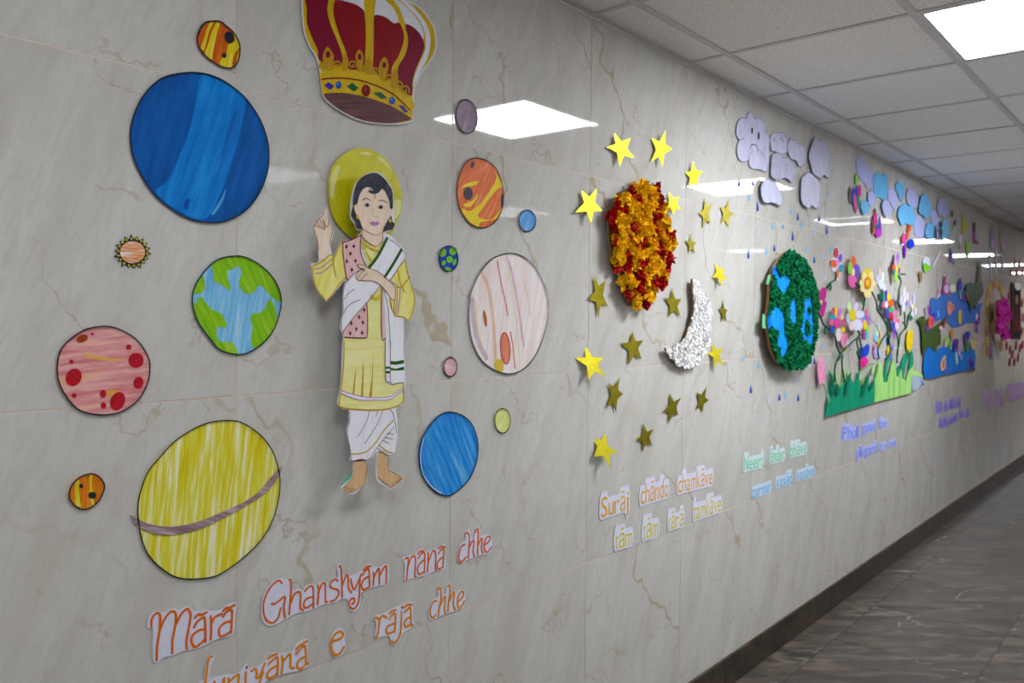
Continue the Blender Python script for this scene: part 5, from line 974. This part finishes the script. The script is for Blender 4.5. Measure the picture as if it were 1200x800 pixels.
bfly((1140, 250, 20), [('e', (42, 330, 26, 130), (110, 20, 76)), ('e', (45, 560, 34, 120), (176, 60, 140)), ('e', (100, 680, 30, 60, -20), (150, 30, 100)), ('e', (40, 650, 24, 60), (160, 30, 110))], 'wine red butterfly high on the wall')
bfly((1140, 250, 20), [('e', (470, 560, 60, 190), (150, 130, 190)), ('e', (470, 700, 55, 120), (170, 150, 206))], 'plain lilac butterfly high on the wall')
bfly((1140, 250, 20), [('e', (680, 620, 50, 170, -6), (170, 150, 160)), ('e', (720, 780, 45, 120), (190, 150, 170))], 'dusty pink butterfly high on the wall')
bfly((1080, 240, 10), [('e', (340, 560, 10, 60), (60, 66, 190)), ('e', (352, 610, 13, 66), (20, 30, 160)), ('e', (335, 640, 9, 44), (160, 70, 140)), ('e', (380, 680, 10, 24), (50, 110, 160))], 'navy butterfly with a touch of mauve crossing the light reflection')
bfly((1080, 240, 10), [('e', (455, 440, 16, 100), (206, 200, 220)), ('e', (450, 470, 9, 50), (210, 180, 60)), ('e', (465, 500, 12, 40), (150, 150, 210))], 'white butterfly with a yellow spot')
bfly((1080, 240, 10), [('p', "520,430 550,450 575,420 570,500 545,620 535,620 525,520", (140, 190, 40))], 'small lime green butterfly')

# ------------------------------------------------------------------ flame ring with the pink tissue creature
zz = (1140, 290, 5.333)
FL = [(1160.5, 337, 0), (1164, 334, 1), (1168, 332, 0), (1171, 335, 1), (1174, 341, 0), (1158, 345, 1), (1157, 355, 0), (1157, 366, 1), (1156.5, 378, 0), (1156.5, 389, 1), (1157, 400, 0), (1158, 412, 1), (1175, 398, 0), (1173.5, 406, 1), (1175.5, 350, 1)]
for x, y, c in FL:
    o = cut('paper_flame', ell(x, y, 1.5, 5.6, 0, 12), mat((196, 110, 36) if c else (204, 172, 40)), .004, .001, None, 0); tag(o, 'orange paper flame in the ring around the pink creature' if c else 'yellow paper flame in the ring around the pink creature', 'paper flame', 'flame ring')
pinkpx = [(1167, 355), (1170, 351), (1174, 352), (1176, 356), (1179, 357), (1177, 362), (1182, 366), (1180, 370), (1182, 374), (1178, 376), (1176, 384), (1177, 392), (1176, 398), (1174, 396), (1172, 390), (1168, 391), (1166, 388), (1166.5, 370)]
pk = cut('tissue_creature', pinkpx, CARD, .05, .008, None, 2); tag(pk, 'bright magenta creature of crumpled tissue inside the flame ring', 'tissue creature')
r2 = random.Random(41); tp = [tuft_me(.036, .05, 140+i) for i in range(5)]; MP = pencil([(176, 30, 140), (206, 50, 170), (220, 90, 190)], 40, 40, 20, .8)
for x, z in fill(wpoly(pinkpx, .058, 2), .045, r2)[:280]:
    o = link('tissue_tuft', r2.choice(tp), MP, (x, -.056, z), pk); o.rotation_euler = (r2.uniform(-.4, .4), r2.uniform(0, 6.28), r2.uniform(-.4, .4))
for x, y0, y1, c in ((1161, 402, 421, (110, 130, 200)), (1161.5, 412, 421, (180, 70, 90)), (1165.5, 396, 424, (190, 184, 214)), (1168, 400, 416, (170, 180, 70)), (1171, 398, 420, (196, 160, 190)), (1163.5, 392, 410, (160, 150, 190)), (1159, 405, 416, (186, 120, 50))):
    o = cut('paper_streamer', [(x-.7, y0), (x+.7, y0), (x+.8, y1), (x-.5, y1)], mat(c), .003, .001, None, 0); tag(o, 'narrow coloured paper streamer hanging below the pink creature', 'paper streamer', 'streamers')
for x0, y0, x1, y1, w_ in ((1160, 298, 1162, 330, .8), (1167, 290, 1168, 318, .9), (1175.5, 300, 1175, 316, 1.0), (1165, 312, 1169, 322, 1.2)):
    o = cut('paper_streamer', [(x0-w_, y0), (x0+w_, y0), (x1+w_, y1), (x1-w_, y1)], mat((190, 184, 210)), .004, .001, None, 0); tag(o, 'pale lilac paper streamer hanging above the flame ring', 'paper streamer', 'streamers')

# ------------------------------------------------------------------ framed picture with red petals
root = cut('framed_picture', [(1186.6, 331), (1196.4, 331.5), (1196.4, 397.5), (1186.6, 397)], mat((84, 54, 16), .6), .002, .016, None, 0); tag(root, 'tall dark framed picture with a white garland on top', 'framed picture')
pr('print', [(1187.5, 333), (1195.6, 333.4), (1195.6, 395.6), (1187.5, 395)], mat((18, 14, 34), .9), root, 1, 0)
pr('print_robe', [(1190, 360), (1193, 358), (1194.6, 372), (1194.6, 388), (1188.6, 388), (1189, 370)], mat((96, 8, 28), .9), root, 2, 2)
pr('print_face', ell(1191.6, 351, 1.7, 6, 0, 12), mat((150, 100, 70)), root, 2, 0)
pr('garland', [(1189, 332), (1192, 331), (1196, 332), (1196, 338), (1193.5, 340), (1191, 339.5), (1189.4, 336)], mat((214, 216, 226)), root, 4, 2)
for x, y in ((1189.5, 308), (1195, 309), (1184.5, 318.5), (1192, 319), (1185, 341), (1182, 348), (1183, 390), (1180, 405), (1184, 410), (1186.8, 415), (1191, 405), (1195.5, 408), (1183.5, 424), (1189, 424), (1193.3, 419), (1198.2, 355), (1198, 388), (1198.5, 404), (1199, 316), (1181.5, 368), (1199, 372)):
    o = cut('paper_petal', ell(x, y, 1.15, 5.4, 4, 10), mat((150, 30, 52)), .003, .001, None, 0); tag(o, 'dark red paper petal around the framed picture', 'paper petal', 'red petals')
for o in list(bpy.data.objects):
    for k in ('_w', '_f'):
        if k in o: del o[k]
